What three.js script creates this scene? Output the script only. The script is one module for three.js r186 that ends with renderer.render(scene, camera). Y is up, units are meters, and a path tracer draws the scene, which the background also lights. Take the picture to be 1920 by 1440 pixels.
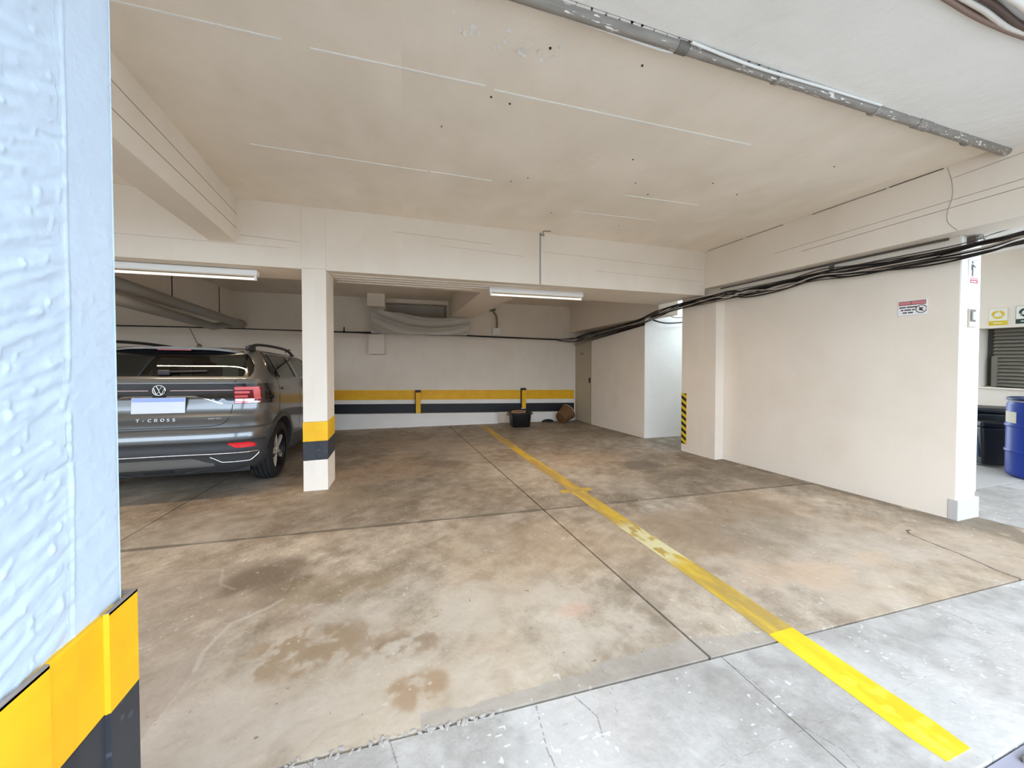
import * as THREE from 'three';
import { mergeGeometries, toCreasedNormals, mergeVertices } from 'three/addons/utils/BufferGeometryUtils.js';
import { RoundedBoxGeometry } from 'three/addons/geometries/RoundedBoxGeometry.js';
import { TextGeometry } from 'three/addons/geometries/TextGeometry.js';
import { FontLoader } from 'three/addons/loaders/FontLoader.js';
import { RectAreaLightUniformsLib } from 'three/addons/lights/RectAreaLightUniformsLib.js';
import { Brush, Evaluator, SUBTRACTION } from 'three-bvh-csg';

// ------------------------------------------------------------------ camera, sky, exposure
const scene = new THREE.Scene();
const FOCAL = 650, EYE = 1.45;
const camera = new THREE.PerspectiveCamera(2 * Math.atan(720 / FOCAL) * 180 / Math.PI, 4 / 3, 0.05, 100);
camera.position.set(0, EYE, 0);
camera.rotation.set(-Math.PI / 180, -17.424 * Math.PI / 180, 0, 'YXZ');
camera.setViewOffset(1920, 1440, 0, 40.7, 1920, 1440);
const renderer = new THREE.WebGLRenderer({ antialias: true });
renderer.toneMapping = THREE.LinearToneMapping;
renderer.toneMappingExposure = 1.0;
renderer.shadowMap.enabled = true;
scene.background = new THREE.Color().setRGB(0.76, 0.93, 1.16);   // evenly overcast sky
scene.backgroundIntensity = 8.0;
RectAreaLightUniformsLib.init();

// ------------------------------------------------------------------ small tools
let seed = 7;
const rnd = () => { seed = (seed * 1664525 + 1013904223) >>> 0; return seed / 4294967296; };
const lattice = new Float32Array(65536); for (let i = 0; i < 65536; i++) lattice[i] = rnd();
function vn(x, y) {
  const xi = Math.floor(x), yi = Math.floor(y); let fx = x - xi, fy = y - yi;
  fx = fx * fx * (3 - 2 * fx); fy = fy * fy * (3 - 2 * fy);
  const a = (xi & 255) | ((yi & 255) << 8), b = ((xi + 1) & 255) | ((yi & 255) << 8), c = (xi & 255) | (((yi + 1) & 255) << 8), d = ((xi + 1) & 255) | (((yi + 1) & 255) << 8);
  return (lattice[a] * (1 - fx) + lattice[b] * fx) * (1 - fy) + (lattice[c] * (1 - fx) + lattice[d] * fx) * fy;
}
function fbm(x, y, o = 4) { let s = 0, a = 0.5, t = 0; for (let i = 0; i < o; i++) { s += a * vn(x, y); t += a; x = x * 2.03 + 17.3; y = y * 2.03 + 5.7; a *= 0.5; } return s / t; }
const clamp = (v, a = 0, b = 1) => Math.min(b, Math.max(a, v));
const smooth = (a, b, v) => { v = clamp((v - a) / (b - a)); return v * v * (3 - 2 * v); };
const lerp = (a, b, t) => a + (b - a) * t;
function table(pts) { return (v) => { if (v <= pts[0][0]) return pts[0][1]; for (let i = 1; i < pts.length; i++) if (v <= pts[i][0]) return lerp(pts[i - 1][1], pts[i][1], (v - pts[i - 1][0]) / (pts[i][0] - pts[i - 1][0])); return pts[pts.length - 1][1]; }; }
function dataTex(w, h, fn, srgb = true) {
  const d = new Uint8Array(w * h * 4), o = [0, 0, 0];
  for (let j = 0; j < h; j++) for (let i = 0; i < w; i++) { fn(i, j, o); const k = (j * w + i) * 4; d[k] = clamp(o[0], 0, 255); d[k + 1] = clamp(o[1], 0, 255); d[k + 2] = clamp(o[2], 0, 255); d[k + 3] = 255; }
  const t = new THREE.DataTexture(d, w, h, THREE.RGBAFormat); t.magFilter = THREE.LinearFilter; t.minFilter = THREE.LinearMipmapLinearFilter; t.generateMipmaps = true;
  t.wrapS = t.wrapT = THREE.RepeatWrapping; if (srgb) t.colorSpace = THREE.SRGBColorSpace; t.needsUpdate = true; return t;
}
const names = {};
const numbered = (n) => { names[n] = (names[n] ?? -1) + 1; return names[n] ? n + '_' + String(names[n]).padStart(3, '0') : n; };
function mesh(name, geo, mat, parent) {
  const g = Array.isArray(geo) ? mergeGeometries(geo.map((q) => { const r = q.index ? q.toNonIndexed() : q; for (const k of Object.keys(r.attributes)) if (!['position', 'normal', 'uv'].includes(k)) r.deleteAttribute(k); return r; })) : geo;
  const m = new THREE.Mesh(g, mat); m.name = parent ? name : numbered(name); m.castShadow = m.receiveShadow = true; (parent ?? scene).add(m); return m;
}
function tag(o, label, category, group) { o.userData.label = label; o.userData.category = category; if (group) o.userData.group = group; return o; }
function thing(name, label, category, pos = [0, 0, 0], turn = 0, group) { const o = new THREE.Group(); o.name = numbered(name); o.position.set(...pos); o.rotation.y = turn; scene.add(o); return tag(o, label, category, group); }
function struct(name, geo, mat) { const m = mesh(name, geo, mat); m.userData.kind = 'structure'; return m; }
// geometry with uv in metres, from the way each face points
function metreUV(g) {
  g = g.index ? g.toNonIndexed() : g; if (!g.attributes.normal) g.computeVertexNormals();
  const p = g.attributes.position, n = g.attributes.normal, uv = new Float32Array(p.count * 2);
  for (let i = 0; i < p.count; i++) {
    const ax = Math.abs(n.getX(i)), ay = Math.abs(n.getY(i)), az = Math.abs(n.getZ(i));
    if (ay > ax && ay > az) { uv[2 * i] = p.getX(i); uv[2 * i + 1] = p.getZ(i); } else if (ax > az) { uv[2 * i] = p.getZ(i); uv[2 * i + 1] = p.getY(i); } else { uv[2 * i] = p.getX(i); uv[2 * i + 1] = p.getY(i); }
  }
  g.setAttribute('uv', new THREE.BufferAttribute(uv, 2)); return g;
}
// upright prism over a plan polygon [[x,z],...] whose top and bottom may slope
function prism(plan, yb, yt) {
  const B = typeof yb === 'function' ? yb : () => yb, T = typeof yt === 'function' ? yt : () => yt;
  const v2 = plan.map(([x, z]) => new THREE.Vector2(x, -z)); let pts = plan;
  if (THREE.ShapeUtils.area(v2) < 0) { v2.reverse(); pts = [...plan].reverse(); }
  const tri = THREE.ShapeUtils.triangulateShape(v2, []), pos = [];
  const put = (i, top) => { const [x, z] = pts[i]; pos.push(x, top ? T(x, z) : B(x, z), z); };
  for (const [a, b, c] of tri) { put(a, 1); put(b, 1); put(c, 1); put(a, 0); put(c, 0); put(b, 0); }
  for (let i = 0; i < pts.length; i++) { const j = (i + 1) % pts.length; put(i, 0); put(j, 0); put(j, 1); put(i, 0); put(j, 1); put(i, 1); }
  const g = new THREE.BufferGeometry(); g.setAttribute('position', new THREE.Float32BufferAttribute(pos, 3)); g.computeVertexNormals(); return metreUV(g);
}
const box = (x0, x1, y0, y1, z0, z1) => prism([[x0, z0], [x1, z0], [x1, z1], [x0, z1]], y0, y1);
function rbox(x0, x1, y0, y1, z0, z1, r = 0.006, s = 2) { const g = new RoundedBoxGeometry(x1 - x0, y1 - y0, z1 - z0, s, Math.min(r, (x1 - x0) / 2.01, (y1 - y0) / 2.01, (z1 - z0) / 2.01)); g.translate((x0 + x1) / 2, (y0 + y1) / 2, (z0 + z1) / 2); return metreUV(g); }
const V = (x, y, z) => new THREE.Vector3(x, y, z);
function tube(pts, r, seg = 48, rad = 8, tension = 0.5) { const c = new THREE.CatmullRomCurve3(pts.map((p) => V(...p)), false, 'catmullrom', tension); return new THREE.TubeGeometry(c, seg, r, rad, false); }
function rod(a, b, r, rad = 16, r2 = r) { const A = V(...a), Bv = V(...b), d = Bv.clone().sub(A), g = new THREE.CylinderGeometry(r2, r, d.length(), rad); g.applyQuaternion(new THREE.Quaternion().setFromUnitVectors(V(0, 1, 0), d.clone().normalize())); g.translate(...A.add(Bv).multiplyScalar(0.5).toArray()); return g; }
const floorY = (x, z) => 0.254 - 0.018 * x + 0.051 * z;      // the floor falls gently towards the back wall

// ------------------------------------------------------------------ materials
const paintMap = (r, g, b, amp, stain) => dataTex(1024, 1024, (i, j, o) => {
  const x = i / 1024 * 16, y = j / 1024 * 16, e = (f) => f;           // 4 m across
  const n = fbm(x, y, 5) - 0.5, m = fbm(x * 0.35 + 40, y * 0.35, 3) - 0.5, s = smooth(0.45, 0.80, fbm(x * 0.8 + 90, y * 0.5 + 12, 5)) * stain, f = (vn(i * 0.9, j * 0.9) - 0.5) * 3;
  const k = n * amp + m * amp * 0.9 + f; o[0] = r + k - s * 14; o[1] = g + k * 1.02 - s * 17; o[2] = b + k * 1.1 - s * 22;
});
const paintBump = dataTex(1024, 1024, (i, j, o) => { const x = i / 1024 * 16, y = j / 1024 * 16; o[0] = o[1] = o[2] = 90 + 110 * (fbm(x * 2.2, y * 2.2, 6) - 0.5) * 1.6 + 40 * (fbm(x, y, 2) - 0.5); }, false);
const rep = (t, k) => { const c = t.clone(); c.repeat.set(k, k); c.needsUpdate = true; return c; };
const creamTex = paintMap(234, 220, 201, 5, 0.25), whiteTex = paintMap(240, 235, 226, 6, 0.15), ceilTex = paintMap(241, 228, 209, 12, 0.3);
const paint = (t, bump = 0.002, rough = 0.72) => new THREE.MeshStandardMaterial({ map: rep(t, 0.25), bumpMap: rep(paintBump, 0.5), bumpScale: bump, roughness: rough });
const mCream = paint(creamTex), mCeil = paint(ceilTex, 0.003, 0.8), mWhite = paint(whiteTex, 0.002), mWhiteRough = paint(whiteTex, 0.006);
const std = (hex, roughness = 0.6, metalness = 0, extra = {}) => new THREE.MeshStandardMaterial({ color: hex, roughness, metalness, ...extra });
const mBlack = std(0x17171a, 0.5), mGreyPipe = std(0x9b958b, 0.5), mWhiteMetal = std(0xe9e6df, 0.4), mDark = std(0x242221, 0.7), mChrome = std(0xd8d6d2, 0.18, 1), mPlastic = std(0x2b2b2c, 0.55);

// floor: concrete stains, cracks, wear and painted light falloff, laid in world metres
const FX0 = -3.6, FW = 8.4, FZ0 = -8.5, FD = 7.6;
const blob = (x, z, cx, cz, rx, rz, wob, s) => { const q = Math.hypot((x - cx) / rx, (z - cz) / rz) + (fbm(x * 2.3 + s, z * 2.3 - s, 5) - 0.5) * wob * 2.2 + (fbm(x * 11 - s, z * 11 + s, 3) - 0.5) * 0.5; return 1 - smooth(0.45, 1.25, q); };
function polyDist(x, z, pts) { let m = 9; for (let i = 1; i < pts.length; i++) { const [ax, az] = pts[i - 1], [bx, bz] = pts[i], dx = bx - ax, dz = bz - az, t = clamp(((x - ax) * dx + (z - az) * dz) / (dx * dx + dz * dz)); const d = Math.hypot(x - ax - dx * t, z - az - dz * t); if (d < m) m = d; } return m; }
const lumpLine = [[-0.81, -1.70], [-0.83, -1.80], [-0.80, -1.97], [-0.67, -2.05], [-0.62, -2.10]], lumpLine2 = [[-0.90, -2.28], [-1.0, -2.36], [-1.06, -2.53], [-1.25, -2.58], [-1.44, -2.57], [-1.7, -2.5]];
const crackR = [[3.74, -1.62], [3.70, -1.62], [3.64, -1.58], [3.58, -1.40], [3.56, -1.32], [3.52, -1.22], [3.47, -1.12], [3.46, -1.03]];
const crossLine = (x) => -2.90 + 0.058 * x;
const floorTex = dataTex(2048, 1850, (i, j, o) => {
  const x = FX0 + i / 2048 * FW, z = FZ0 + j / 1850 * FD;
  const big = fbm(x * 0.75 + 3, z * 0.75 + 8, 4) - 0.5, mid = fbm(x * 2.6, z * 2.6 + 31, 5) - 0.5, sweep = fbm(x * 5 + z * 2.2, z * 1.1 - x * 0.35 + 77, 5) - 0.5, fine = vn(i * 0.7, j * 0.7) - 0.5, grit = vn(i * 0.31 + 9, j * 0.31) - 0.5;
  const hi = fbm(x * 11 + 5, z * 11 + 2, 4) - 0.5, streak = fbm(x * 16 + z * 26, z * 5 - x * 3, 3) - 0.5, far = z < crossLine(x) ? 0.89 : 1, mott = hi * 66 + streak * 22 + fine * 14 + grit * 14;  // far: one even darker tone for all slabs beyond the cross joint
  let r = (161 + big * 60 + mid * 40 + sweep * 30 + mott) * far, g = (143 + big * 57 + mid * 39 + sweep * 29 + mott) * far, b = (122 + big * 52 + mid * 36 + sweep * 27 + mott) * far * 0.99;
  const mix = (k, cr, cg, cb) => { r = lerp(r, cr, k); g = lerp(g, cg, k); b = lerp(b, cb, k); };
  // warm rust tones, worn pale areas; front pale patches paint in daylight falloff
  mix(0.45 * smooth(0.52, 0.75, fbm(x * 0.9 + 60, z * 0.9 + 20, 4)), 178, 148, 116);
  mix(0.28 * smooth(0.55, 0.7, fbm(x * 1.3 + 11, z * 1.6 + 50, 5)), 196, 186, 172);
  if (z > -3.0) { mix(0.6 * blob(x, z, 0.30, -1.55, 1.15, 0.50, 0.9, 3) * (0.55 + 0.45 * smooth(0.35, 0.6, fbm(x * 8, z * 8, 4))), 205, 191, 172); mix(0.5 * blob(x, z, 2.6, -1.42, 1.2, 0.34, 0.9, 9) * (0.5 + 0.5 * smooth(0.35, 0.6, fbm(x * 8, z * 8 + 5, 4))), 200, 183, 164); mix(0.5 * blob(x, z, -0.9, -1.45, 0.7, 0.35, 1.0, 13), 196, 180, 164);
    const bt = smooth(0.38, 0.58, fbm(x * 15, z * 15 + 7, 4)); mix(0.6 * bt * blob(x, z, -0.45, -1.64, 0.36, 0.13, 1.3, 5), 140, 112, 80); mix(0.6 * bt * blob(x, z, -0.05, -1.60, 0.22, 0.09, 1.3, 7), 136, 110, 82); mix(0.6 * bt * blob(x, z, 0.06, -1.35, 0.08, 0.05, 1.4, 2), 154, 122, 88);
    mix(0.55 * blob(x, z, 0.80, -1.57, 0.12, 0.06, 1.4, 12), 205, 165, 140); mix(0.45 * blob(x, z, 2.43, -1.45, 0.45, 0.12, 1.5, 4), 205, 172, 140);
    mix(0.85 * blob(x, z, -0.84, -2.38, 0.20, 0.24, 1.0, 21), 84, 67, 44); mix(0.6 * blob(x, z, -0.66, -2.50, 0.12, 0.10, 1.2, 31), 98, 80, 54); mix(0.35 * blob(x, z, -0.55, -2.15, 0.5, 0.10, 1.4, 41), 140, 116, 84);
    mix(0.55 * blob(x, z, 2.23, -2.57, 0.24, 0.10, 1.6, 51) * smooth(0.4, 0.6, fbm(x * 14, z * 9, 3)), 205, 198, 184);
    if (x < -0.62 && z > -2.6 && x < -0.80 + (z < -1.95 ? (-1.95 - z) * 1.2 : (z + 1.95) * -0.05)) mix(0.38, 160, 140, 122);
    const l1 = polyDist(x, z, lumpLine), l2 = polyDist(x, z, lumpLine2); mix(0.42 * (1 - smooth(0.004, 0.016, l1 + 0.008 * mid)), 206, 197, 182); mix(0.35 * (1 - smooth(0.003, 0.012, l2)), 190, 176, 156); }
  // oily patches deep inside, tyre marks and dust line along the right wall
  mix(0.55 * blob(x, z, 0.57, -4.72, 0.34, 0.16, 1.0, 61), 96, 84, 68); mix(0.6 * blob(x, z, 2.95, -3.85, 0.36, 0.22, 1.3, 71), 92, 80, 66); mix(0.45 * blob(x, z, 3.2, -3.35, 0.30, 0.14, 1.3, 76), 104, 92, 76);
  mix(0.45 * blob(x, z, 4.0, -3.1, 0.32, 1.1, 1.0, 81), 112, 97, 78); mix(0.35 * blob(x, z, -0.3, -3.6, 0.5, 0.35, 1.2, 15), 128, 114, 92); mix(0.3 * blob(x, z, 2.4, -2.2, 0.6, 0.5, 1.3, 18), 132, 114, 90);
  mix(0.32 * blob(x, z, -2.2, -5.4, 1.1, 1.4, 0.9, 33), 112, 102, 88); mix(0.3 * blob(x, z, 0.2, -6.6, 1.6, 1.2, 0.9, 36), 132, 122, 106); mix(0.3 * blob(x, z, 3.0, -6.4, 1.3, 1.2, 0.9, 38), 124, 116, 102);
  // darker cement patch beside the kerb joint, with a ragged edge
  const kz = -1.18 + 0.045 * x, edge = 0.06 + 0.05 * smooth(0.5, 1.0, x) + 0.05 * (fbm(x * 9, 3.3, 4) - 0.5);
  if (x > 0.05 && x < 2.0 && z > kz - edge * (1 - smooth(1.25, 2.0, x)) ) mix(0.6, 160, 151, 140);
  mix(0.6 * smooth(4.16, 4.26, x + 0.14 * (fbm(x * 3, z * 5, 4) - 0.5)) * smooth(0.3, 0.5, fbm(x * 9, z * 9, 3)), 104, 90, 70);
  const jd = Math.abs(z - crossLine(x)); if (jd < 0.03) mix((1 - smooth(0.010, 0.026, jd + 0.02 * (vn(x * 12, 3) - 0.5))) * 0.75, 98, 84, 66);
  if (polyDist(x, z, crackR) < 0.004 + 0.004 * vn(x * 40, z * 40)) mix(0.85, 70, 60, 50);
  mix(0.5 * smooth(0.90, 0.95, vn(i * 0.21 + 200, j * 0.23)) * (fbm(i * 0.01, j * 0.01, 2) > 0.52 ? 1 : 0), 222, 214, 202);
  mix(0.6 * smooth(0.965, 0.985, vn(i * 0.19 + 90, j * 0.21 + 40)) * (fbm(i * 0.008 + 9, j * 0.008, 2) > 0.5 ? 1 : 0), 84, 72, 60);
  o[0] = r; o[1] = g; o[2] = b;
});
floorTex.wrapS = floorTex.wrapT = THREE.MirroredRepeatWrapping;
const NX0 = -2.0, NW = 7.0, NZ0 = -1.4, ND = 1.4;
const apronCracks = [[[0.45, -1.15], [0.43, -1.0], [0.44, -0.9]], [[-0.05, -1.18], [-0.02, -1.08], [-0.06, -1.0]], [[1.28, -1.09], [1.30, -0.98], [1.27, -0.86], [1.33, -0.72], [1.30, -0.6]], [[2.6, -1.05], [2.62, -0.95], [2.58, -0.85]], [[0.60, -1.14], [0.64, -1.05], [0.62, -0.98]], [[-0.30, -1.2], [-0.24, -1.13], [-0.10, -1.1]]];
const apronTex = dataTex(2048, 512, (i, j, o) => {
  const x = NX0 + i / 2048 * NW, z = NZ0 + j / 512 * ND;
  const big = fbm(x * 1.4 + 5, z * 1.4 + 2, 4) - 0.5, mid = fbm(x * 6 + 3, z * 6, 5) - 0.5, sw = fbm(x * 3 + z * 9, z * 3 - x * 2 + 9, 4) - 0.5, fine = vn(i * 0.6, j * 0.6) - 0.5;
  let k = big * 26 + mid * 30 + sw * 20 + fine * 8 + (fbm(x * 22, z * 22, 3) - 0.5) * 26; let r = 166 + k, g = 158 + k, b = 148 + k;
  const pale = smooth(0.52, 0.68, fbm(x * 2.2 + 70, z * 2.2 + 3, 5)) * 0.55; r = lerp(r, 202, pale); g = lerp(g, 196, pale); b = lerp(b, 187, pale);
  const wm = smooth(0.56, 0.72, fbm(x * 1.7 + 20, z * 1.7 + 33, 4)) * 0.3; r = lerp(r, 196, wm); g = lerp(g, 183, wm); b = lerp(b, 172, wm);
  for (const c of apronCracks) if (Math.abs(x - c[0][0]) < 0.4 && polyDist(x, z, c) < 0.0004 + 0.0022 * vn(x * 60, z * 60)) { r = lerp(r, 110, 0.7); g = lerp(g, 103, 0.7); b = lerp(b, 96, 0.7); }
  const ws = 0.7 * smooth(0.88, 0.94, vn(i * 0.19 + 30, j * 0.22 + 7)) * (fbm(i * 0.012, j * 0.012, 2) > 0.54 ? 1 : 0); r = lerp(r, 226, ws); g = lerp(g, 223, ws); b = lerp(b, 218, ws);
  const ds = 0.6 * smooth(0.97, 0.99, vn(i * 0.2 + 70, j * 0.2 + 90)); r = lerp(r, 120, ds); g = lerp(g, 112, ds); b = lerp(b, 104, ds);
  o[0] = r; o[1] = g; o[2] = b;
});
apronTex.wrapS = apronTex.wrapT = THREE.MirroredRepeatWrapping;
const gritBump = dataTex(512, 512, (i, j, o) => { o[0] = o[1] = o[2] = 128 + 130 * (fbm(i * 0.06, j * 0.06, 5) - 0.5); }, false);
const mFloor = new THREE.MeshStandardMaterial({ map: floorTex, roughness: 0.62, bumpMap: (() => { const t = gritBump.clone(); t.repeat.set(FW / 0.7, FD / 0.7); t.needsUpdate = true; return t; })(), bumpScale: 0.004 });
const mApron = new THREE.MeshStandardMaterial({ map: apronTex, roughness: 0.75, bumpMap: (() => { const t = gritBump.clone(); t.repeat.set(NW / 0.6, ND / 0.6); t.needsUpdate = true; return t; })(), bumpScale: 0.004 });
function planUV(g, x0, w, z0, d) { const p = g.attributes.position, uv = g.attributes.uv; for (let i = 0; i < p.count; i++) uv.setXY(i, (p.getX(i) - x0) / w, (p.getZ(i) - z0) / d); return g; }

// ------------------------------------------------------------------ floor: base, slabs between joints, apron
const kerbZ = (x) => -1.18 + 0.045 * x, crossZ = (x) => -2.90 + 0.058 * x, jointX = (z) => 1.235 + 0.031 * (z + 1.1);
const base = struct('floor', prism([[-7, -9.4], [9, -9.4], [9, 0.3], [-7, 0.3]], -1, (x, z) => floorY(x, z) - 0.03), std(0x3d352b, 0.9));
{
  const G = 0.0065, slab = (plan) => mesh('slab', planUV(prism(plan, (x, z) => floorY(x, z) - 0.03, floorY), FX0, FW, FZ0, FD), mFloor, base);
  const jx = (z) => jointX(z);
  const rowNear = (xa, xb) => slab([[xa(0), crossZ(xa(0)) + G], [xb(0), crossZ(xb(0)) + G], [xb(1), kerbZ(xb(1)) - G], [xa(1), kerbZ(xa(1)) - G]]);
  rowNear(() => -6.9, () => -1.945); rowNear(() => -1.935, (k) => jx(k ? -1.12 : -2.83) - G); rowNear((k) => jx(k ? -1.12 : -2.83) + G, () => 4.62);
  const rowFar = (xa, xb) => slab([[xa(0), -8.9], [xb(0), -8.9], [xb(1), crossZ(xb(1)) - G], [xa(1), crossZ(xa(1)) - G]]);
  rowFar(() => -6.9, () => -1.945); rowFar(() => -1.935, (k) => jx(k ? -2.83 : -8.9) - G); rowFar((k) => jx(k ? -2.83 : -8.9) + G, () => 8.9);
  mesh('slab', planUV(prism([[4.63, -2.0], [8.9, -2.0], [8.9, -1.0], [4.63, -1.0]], (x, z) => floorY(x, z) - 0.03, floorY), NX0, NW, NZ0, ND), mApron, base);
  const ap = (plan) => mesh('apron_slab', planUV(prism(plan, (x, z) => floorY(x, z) - 0.03, floorY), NX0, NW, NZ0, ND), mApron, base);
  ap([[-6.9, kerbZ(-6.9) + G], [1.28, kerbZ(1.28) + G], [1.28, -0.565], [-6.9, -0.565]]); ap([[1.284, kerbZ(1.284) + G], [4.62, kerbZ(4.62) + G], [4.62, -0.565], [1.284, -0.565]]);
  mesh('smooth_slab', prism([[4.63, -4.3], [8.9, -4.3], [8.9, -2.01], [4.63, -2.01]], (x, z) => floorY(x, z) - 0.03, (x, z) => floorY(x, z) + 0.004), std(0xb9b3a8, 0.5), base);
  // chipped edge of the kerb joint
  const chips = []; for (let i = 0; i < 60; i++) { const x = -0.35 + rnd() * 0.65, z = kerbZ(x) + (rnd() - 0.5) * 0.026, s = 0.002 + rnd() * 0.006; const g = new THREE.DodecahedronGeometry(s, 0); g.scale(1.8, 0.35, 1); g.rotateY(rnd() * 6); g.translate(x, floorY(x, z) + 0.001, z); chips.push(metreUV(g)); }
  const ch = mesh('crumbled_concrete', chips, std(0xa9a196, 0.9), base); ch.userData.kind = 'stuff';
}
struct('added_dark_wall', box(-16, 16, 0, 3.3, 10.5, 10.8), std(0x55534d, 0.9));  // unseen wall, added so the car's glossy rear mirrors something dark
const drive = struct('driveway', prism([[-16, 0.3], [16, 0.3], [16, 16], [-16, 16]], 0, 0.2), std(0x8f8c87, 0.9));
mesh('apron_outer', prism([[-6.9, -0.30], [8.9, -0.30], [8.9, 0.32], [-6.9, 0.32]], 0.1, (x, z) => 0.222 - 0.018 * x), std(0xb4b1ad, 0.85), drive);
struct('trim_1', prism([[-6.9, -0.56], [8.9, -0.56], [8.9, -0.305], [-6.9, -0.305]], 0.05, (x, z) => 0.213 - 0.018 * x), std(0x8f8a90, 0.7));
// drain grating in the channel
{
  const t = thing('drain_grate', 'steel drain grate lying in the channel at the garage mouth', 'drain', [2.26, 0.214 - 0.018 * 2.26, -0.44]);
  const fr = []; fr.push(rbox(-0.42, 0.42, 0, 0.02, -0.1, -0.088), rbox(-0.42, 0.42, 0, 0.02, 0.088, 0.1), rbox(-0.42, -0.408, 0, 0.02, -0.1, 0.1), rbox(0.408, 0.42, 0, 0.02, -0.1, 0.1)); mesh('frame', fr, std(0xa9a9a8, 0.4, 0.8), t);
  for (let i = 0; i < 18; i++) mesh('bar', rbox(-0.39 + i * 0.045, -0.375 + i * 0.045, 0.002, 0.018, -0.088, 0.088, 0.003), std(0xa9a9a8, 0.4, 0.8), t);
}

// yellow bay line, worn, with its small cross bar
{
  const yt = dataTex(256, 2048, (i, j, o) => {
    const x = i / 256 * 0.16, z = -8.1 + j / 2048 * 7.6, n = fbm(x * 30, z * 8, 5) - 0.5, n2 = fbm(x * 12 + 9, z * 1.7, 4) - 0.5, f = vn(i * 0.6, j * 1.4) - 0.5;
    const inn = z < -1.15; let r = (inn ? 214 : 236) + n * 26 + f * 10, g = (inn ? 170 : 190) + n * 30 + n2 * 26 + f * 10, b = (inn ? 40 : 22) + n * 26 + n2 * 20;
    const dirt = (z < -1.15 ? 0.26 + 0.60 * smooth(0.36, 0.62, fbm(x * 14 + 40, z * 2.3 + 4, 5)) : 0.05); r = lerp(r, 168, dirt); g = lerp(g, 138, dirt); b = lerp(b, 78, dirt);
    const w = (1 - smooth(0.20, 0.36, Math.abs(z + 2.07))) * smooth(0.28, 0.50, fbm(x * 26, z * 11 + 3, 4)) * 0.9; r = lerp(r, 214, w); g = lerp(g, 203, w); b = lerp(b, 158, w);
    const w2 = (z > -1.0 ? 1 : 0.2) * smooth(0.60, 0.70, fbm(x * 16 + 5, z * 16, 3)) * 0.5; r = lerp(r, 245, w2); g = lerp(g, 224, w2); b = lerp(b, 90, w2);
    o[0] = r; o[1] = g; o[2] = b;
  });
  const m = new THREE.MeshStandardMaterial({ map: yt, roughness: 0.6 }), cx = (z) => 1.668 + 0.0135 * (-0.6 - z) + 0.004 * Math.sin(z * 3.1);
  const L = [], R = []; for (let k = 0; k <= 90; k++) { const z = -8.02 + k / 90 * 7.42, h = 0.076 + 0.003 * (vn(k * 0.9, 4) - 0.5); const round = k === 90 ? 0.012 : 0; L.push([cx(z) - h + round, z]); R.push([cx(z) + h - round, z]); }
  const segs = []; for (let k = 0; k < 90; k++) if (L[k + 1][1] < kerbZ(1.67) - 0.004 || L[k][1] > kerbZ(1.67) + 0.004) segs.push(prism([L[k], R[k], R[k + 1], L[k + 1]], (x, z) => floorY(x, z) + 0.0003, (x, z) => floorY(x, z) + 0.0022)); else segs.push(prism([L[k], R[k], R[k + 1], L[k + 1]], (x, z) => floorY(x, z) - 0.004, (x, z) => floorY(x, z) + 0.0018));
  const g = mergeGeometries(segs), p = g.attributes.position, uv = g.attributes.uv; for (let i = 0; i < p.count; i++) uv.setXY(i, (p.getX(i) - cx(p.getZ(i)) + 0.08) / 0.16, (p.getZ(i) + 8.1) / 7.6);
  const line = mesh('parking_line', g, m); tag(line, 'long worn yellow bay line painted on the concrete floor', 'floor marking');
  const bar = prism([[1.53, -3.25], [1.872, -3.245], [1.872, -3.165], [1.53, -3.17]], (x, z) => floorY(x, z) + 0.0003, (x, z) => floorY(x, z) + 0.0026); { const q = bar.attributes.position, u = bar.attributes.uv; for (let i = 0; i < q.count; i++) u.setXY(i, (q.getX(i) - 1.53) * 2, (q.getZ(i) + 8.1) / 7.6); }
  mesh('cross_bar', bar, m, line);
}

// ------------------------------------------------------------------ ceilings, beams, walls
const CY = 2.97, ceil = struct('ceiling', box(-6.8, 4.6, CY, CY + 0.3, -4.8, -1.33), mCeil);
{
  const ridge = (x0, z0, x1, z1, w = 0.005) => mesh('form_ridge', prism([[x0, z0 - w], [x1, z1 - w], [x1, z1 + w], [x0, z0 + w]], CY - 0.004, CY + 0.01), mWhite, ceil);
  ridge(-1.2, -1.95, -0.55, -1.945); ridge(-0.43, -1.956, 0.45, -1.93); ridge(0.5, -1.945, 2.4, -1.892); ridge(-1.04, -2.955, 0.2, -2.955); ridge(0.22, -2.945, 0.74, -2.945); ridge(2.0, -2.83, 2.85, -2.79); ridge(1.7, -3.3, 2.7, -3.25, 0.005);
  // old nail heads and pits left by the shuttering
  for (const [x, z] of [[0.5, -2.0], [0.62, -2.02], [0.25, -2.35], [0.9, -2.9], [1.02, -2.8], [1.95, -2.6], [2.2, -2.75], [1.7, -2.3], [2.6, -2.4], [0.7, -1.6], [1.2, -1.55], [3.0, -2.5], [1.5, -3.4], [2.4, -3.5], [3.3, -1.9]]) { const g = new THREE.CylinderGeometry(0.003 + rnd() * 0.005, 0.005, 0.006, 7); g.translate(x, CY - 0.002, z); mesh('nail_head', g, mDark, ceil); }
  const flakes = []; for (let i = 0; i < 34; i++) { const x = 0.2 + rnd() * 0.55, z = -1.62 + (rnd() - 0.5) * 0.12; const g = new THREE.CircleGeometry(0.003 + rnd() * 0.008, 6); g.scale(1.8, 1, 0.5); g.rotateX(Math.PI / 2 + (rnd() - 0.5) * 0.4); g.rotateY(rnd() * 3); g.translate(x, CY - 0.003, z); flakes.push(metreUV(g)); }
  mesh('flaking_paint', flakes, mWhite, ceil).userData.kind = 'stuff';
}
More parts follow.
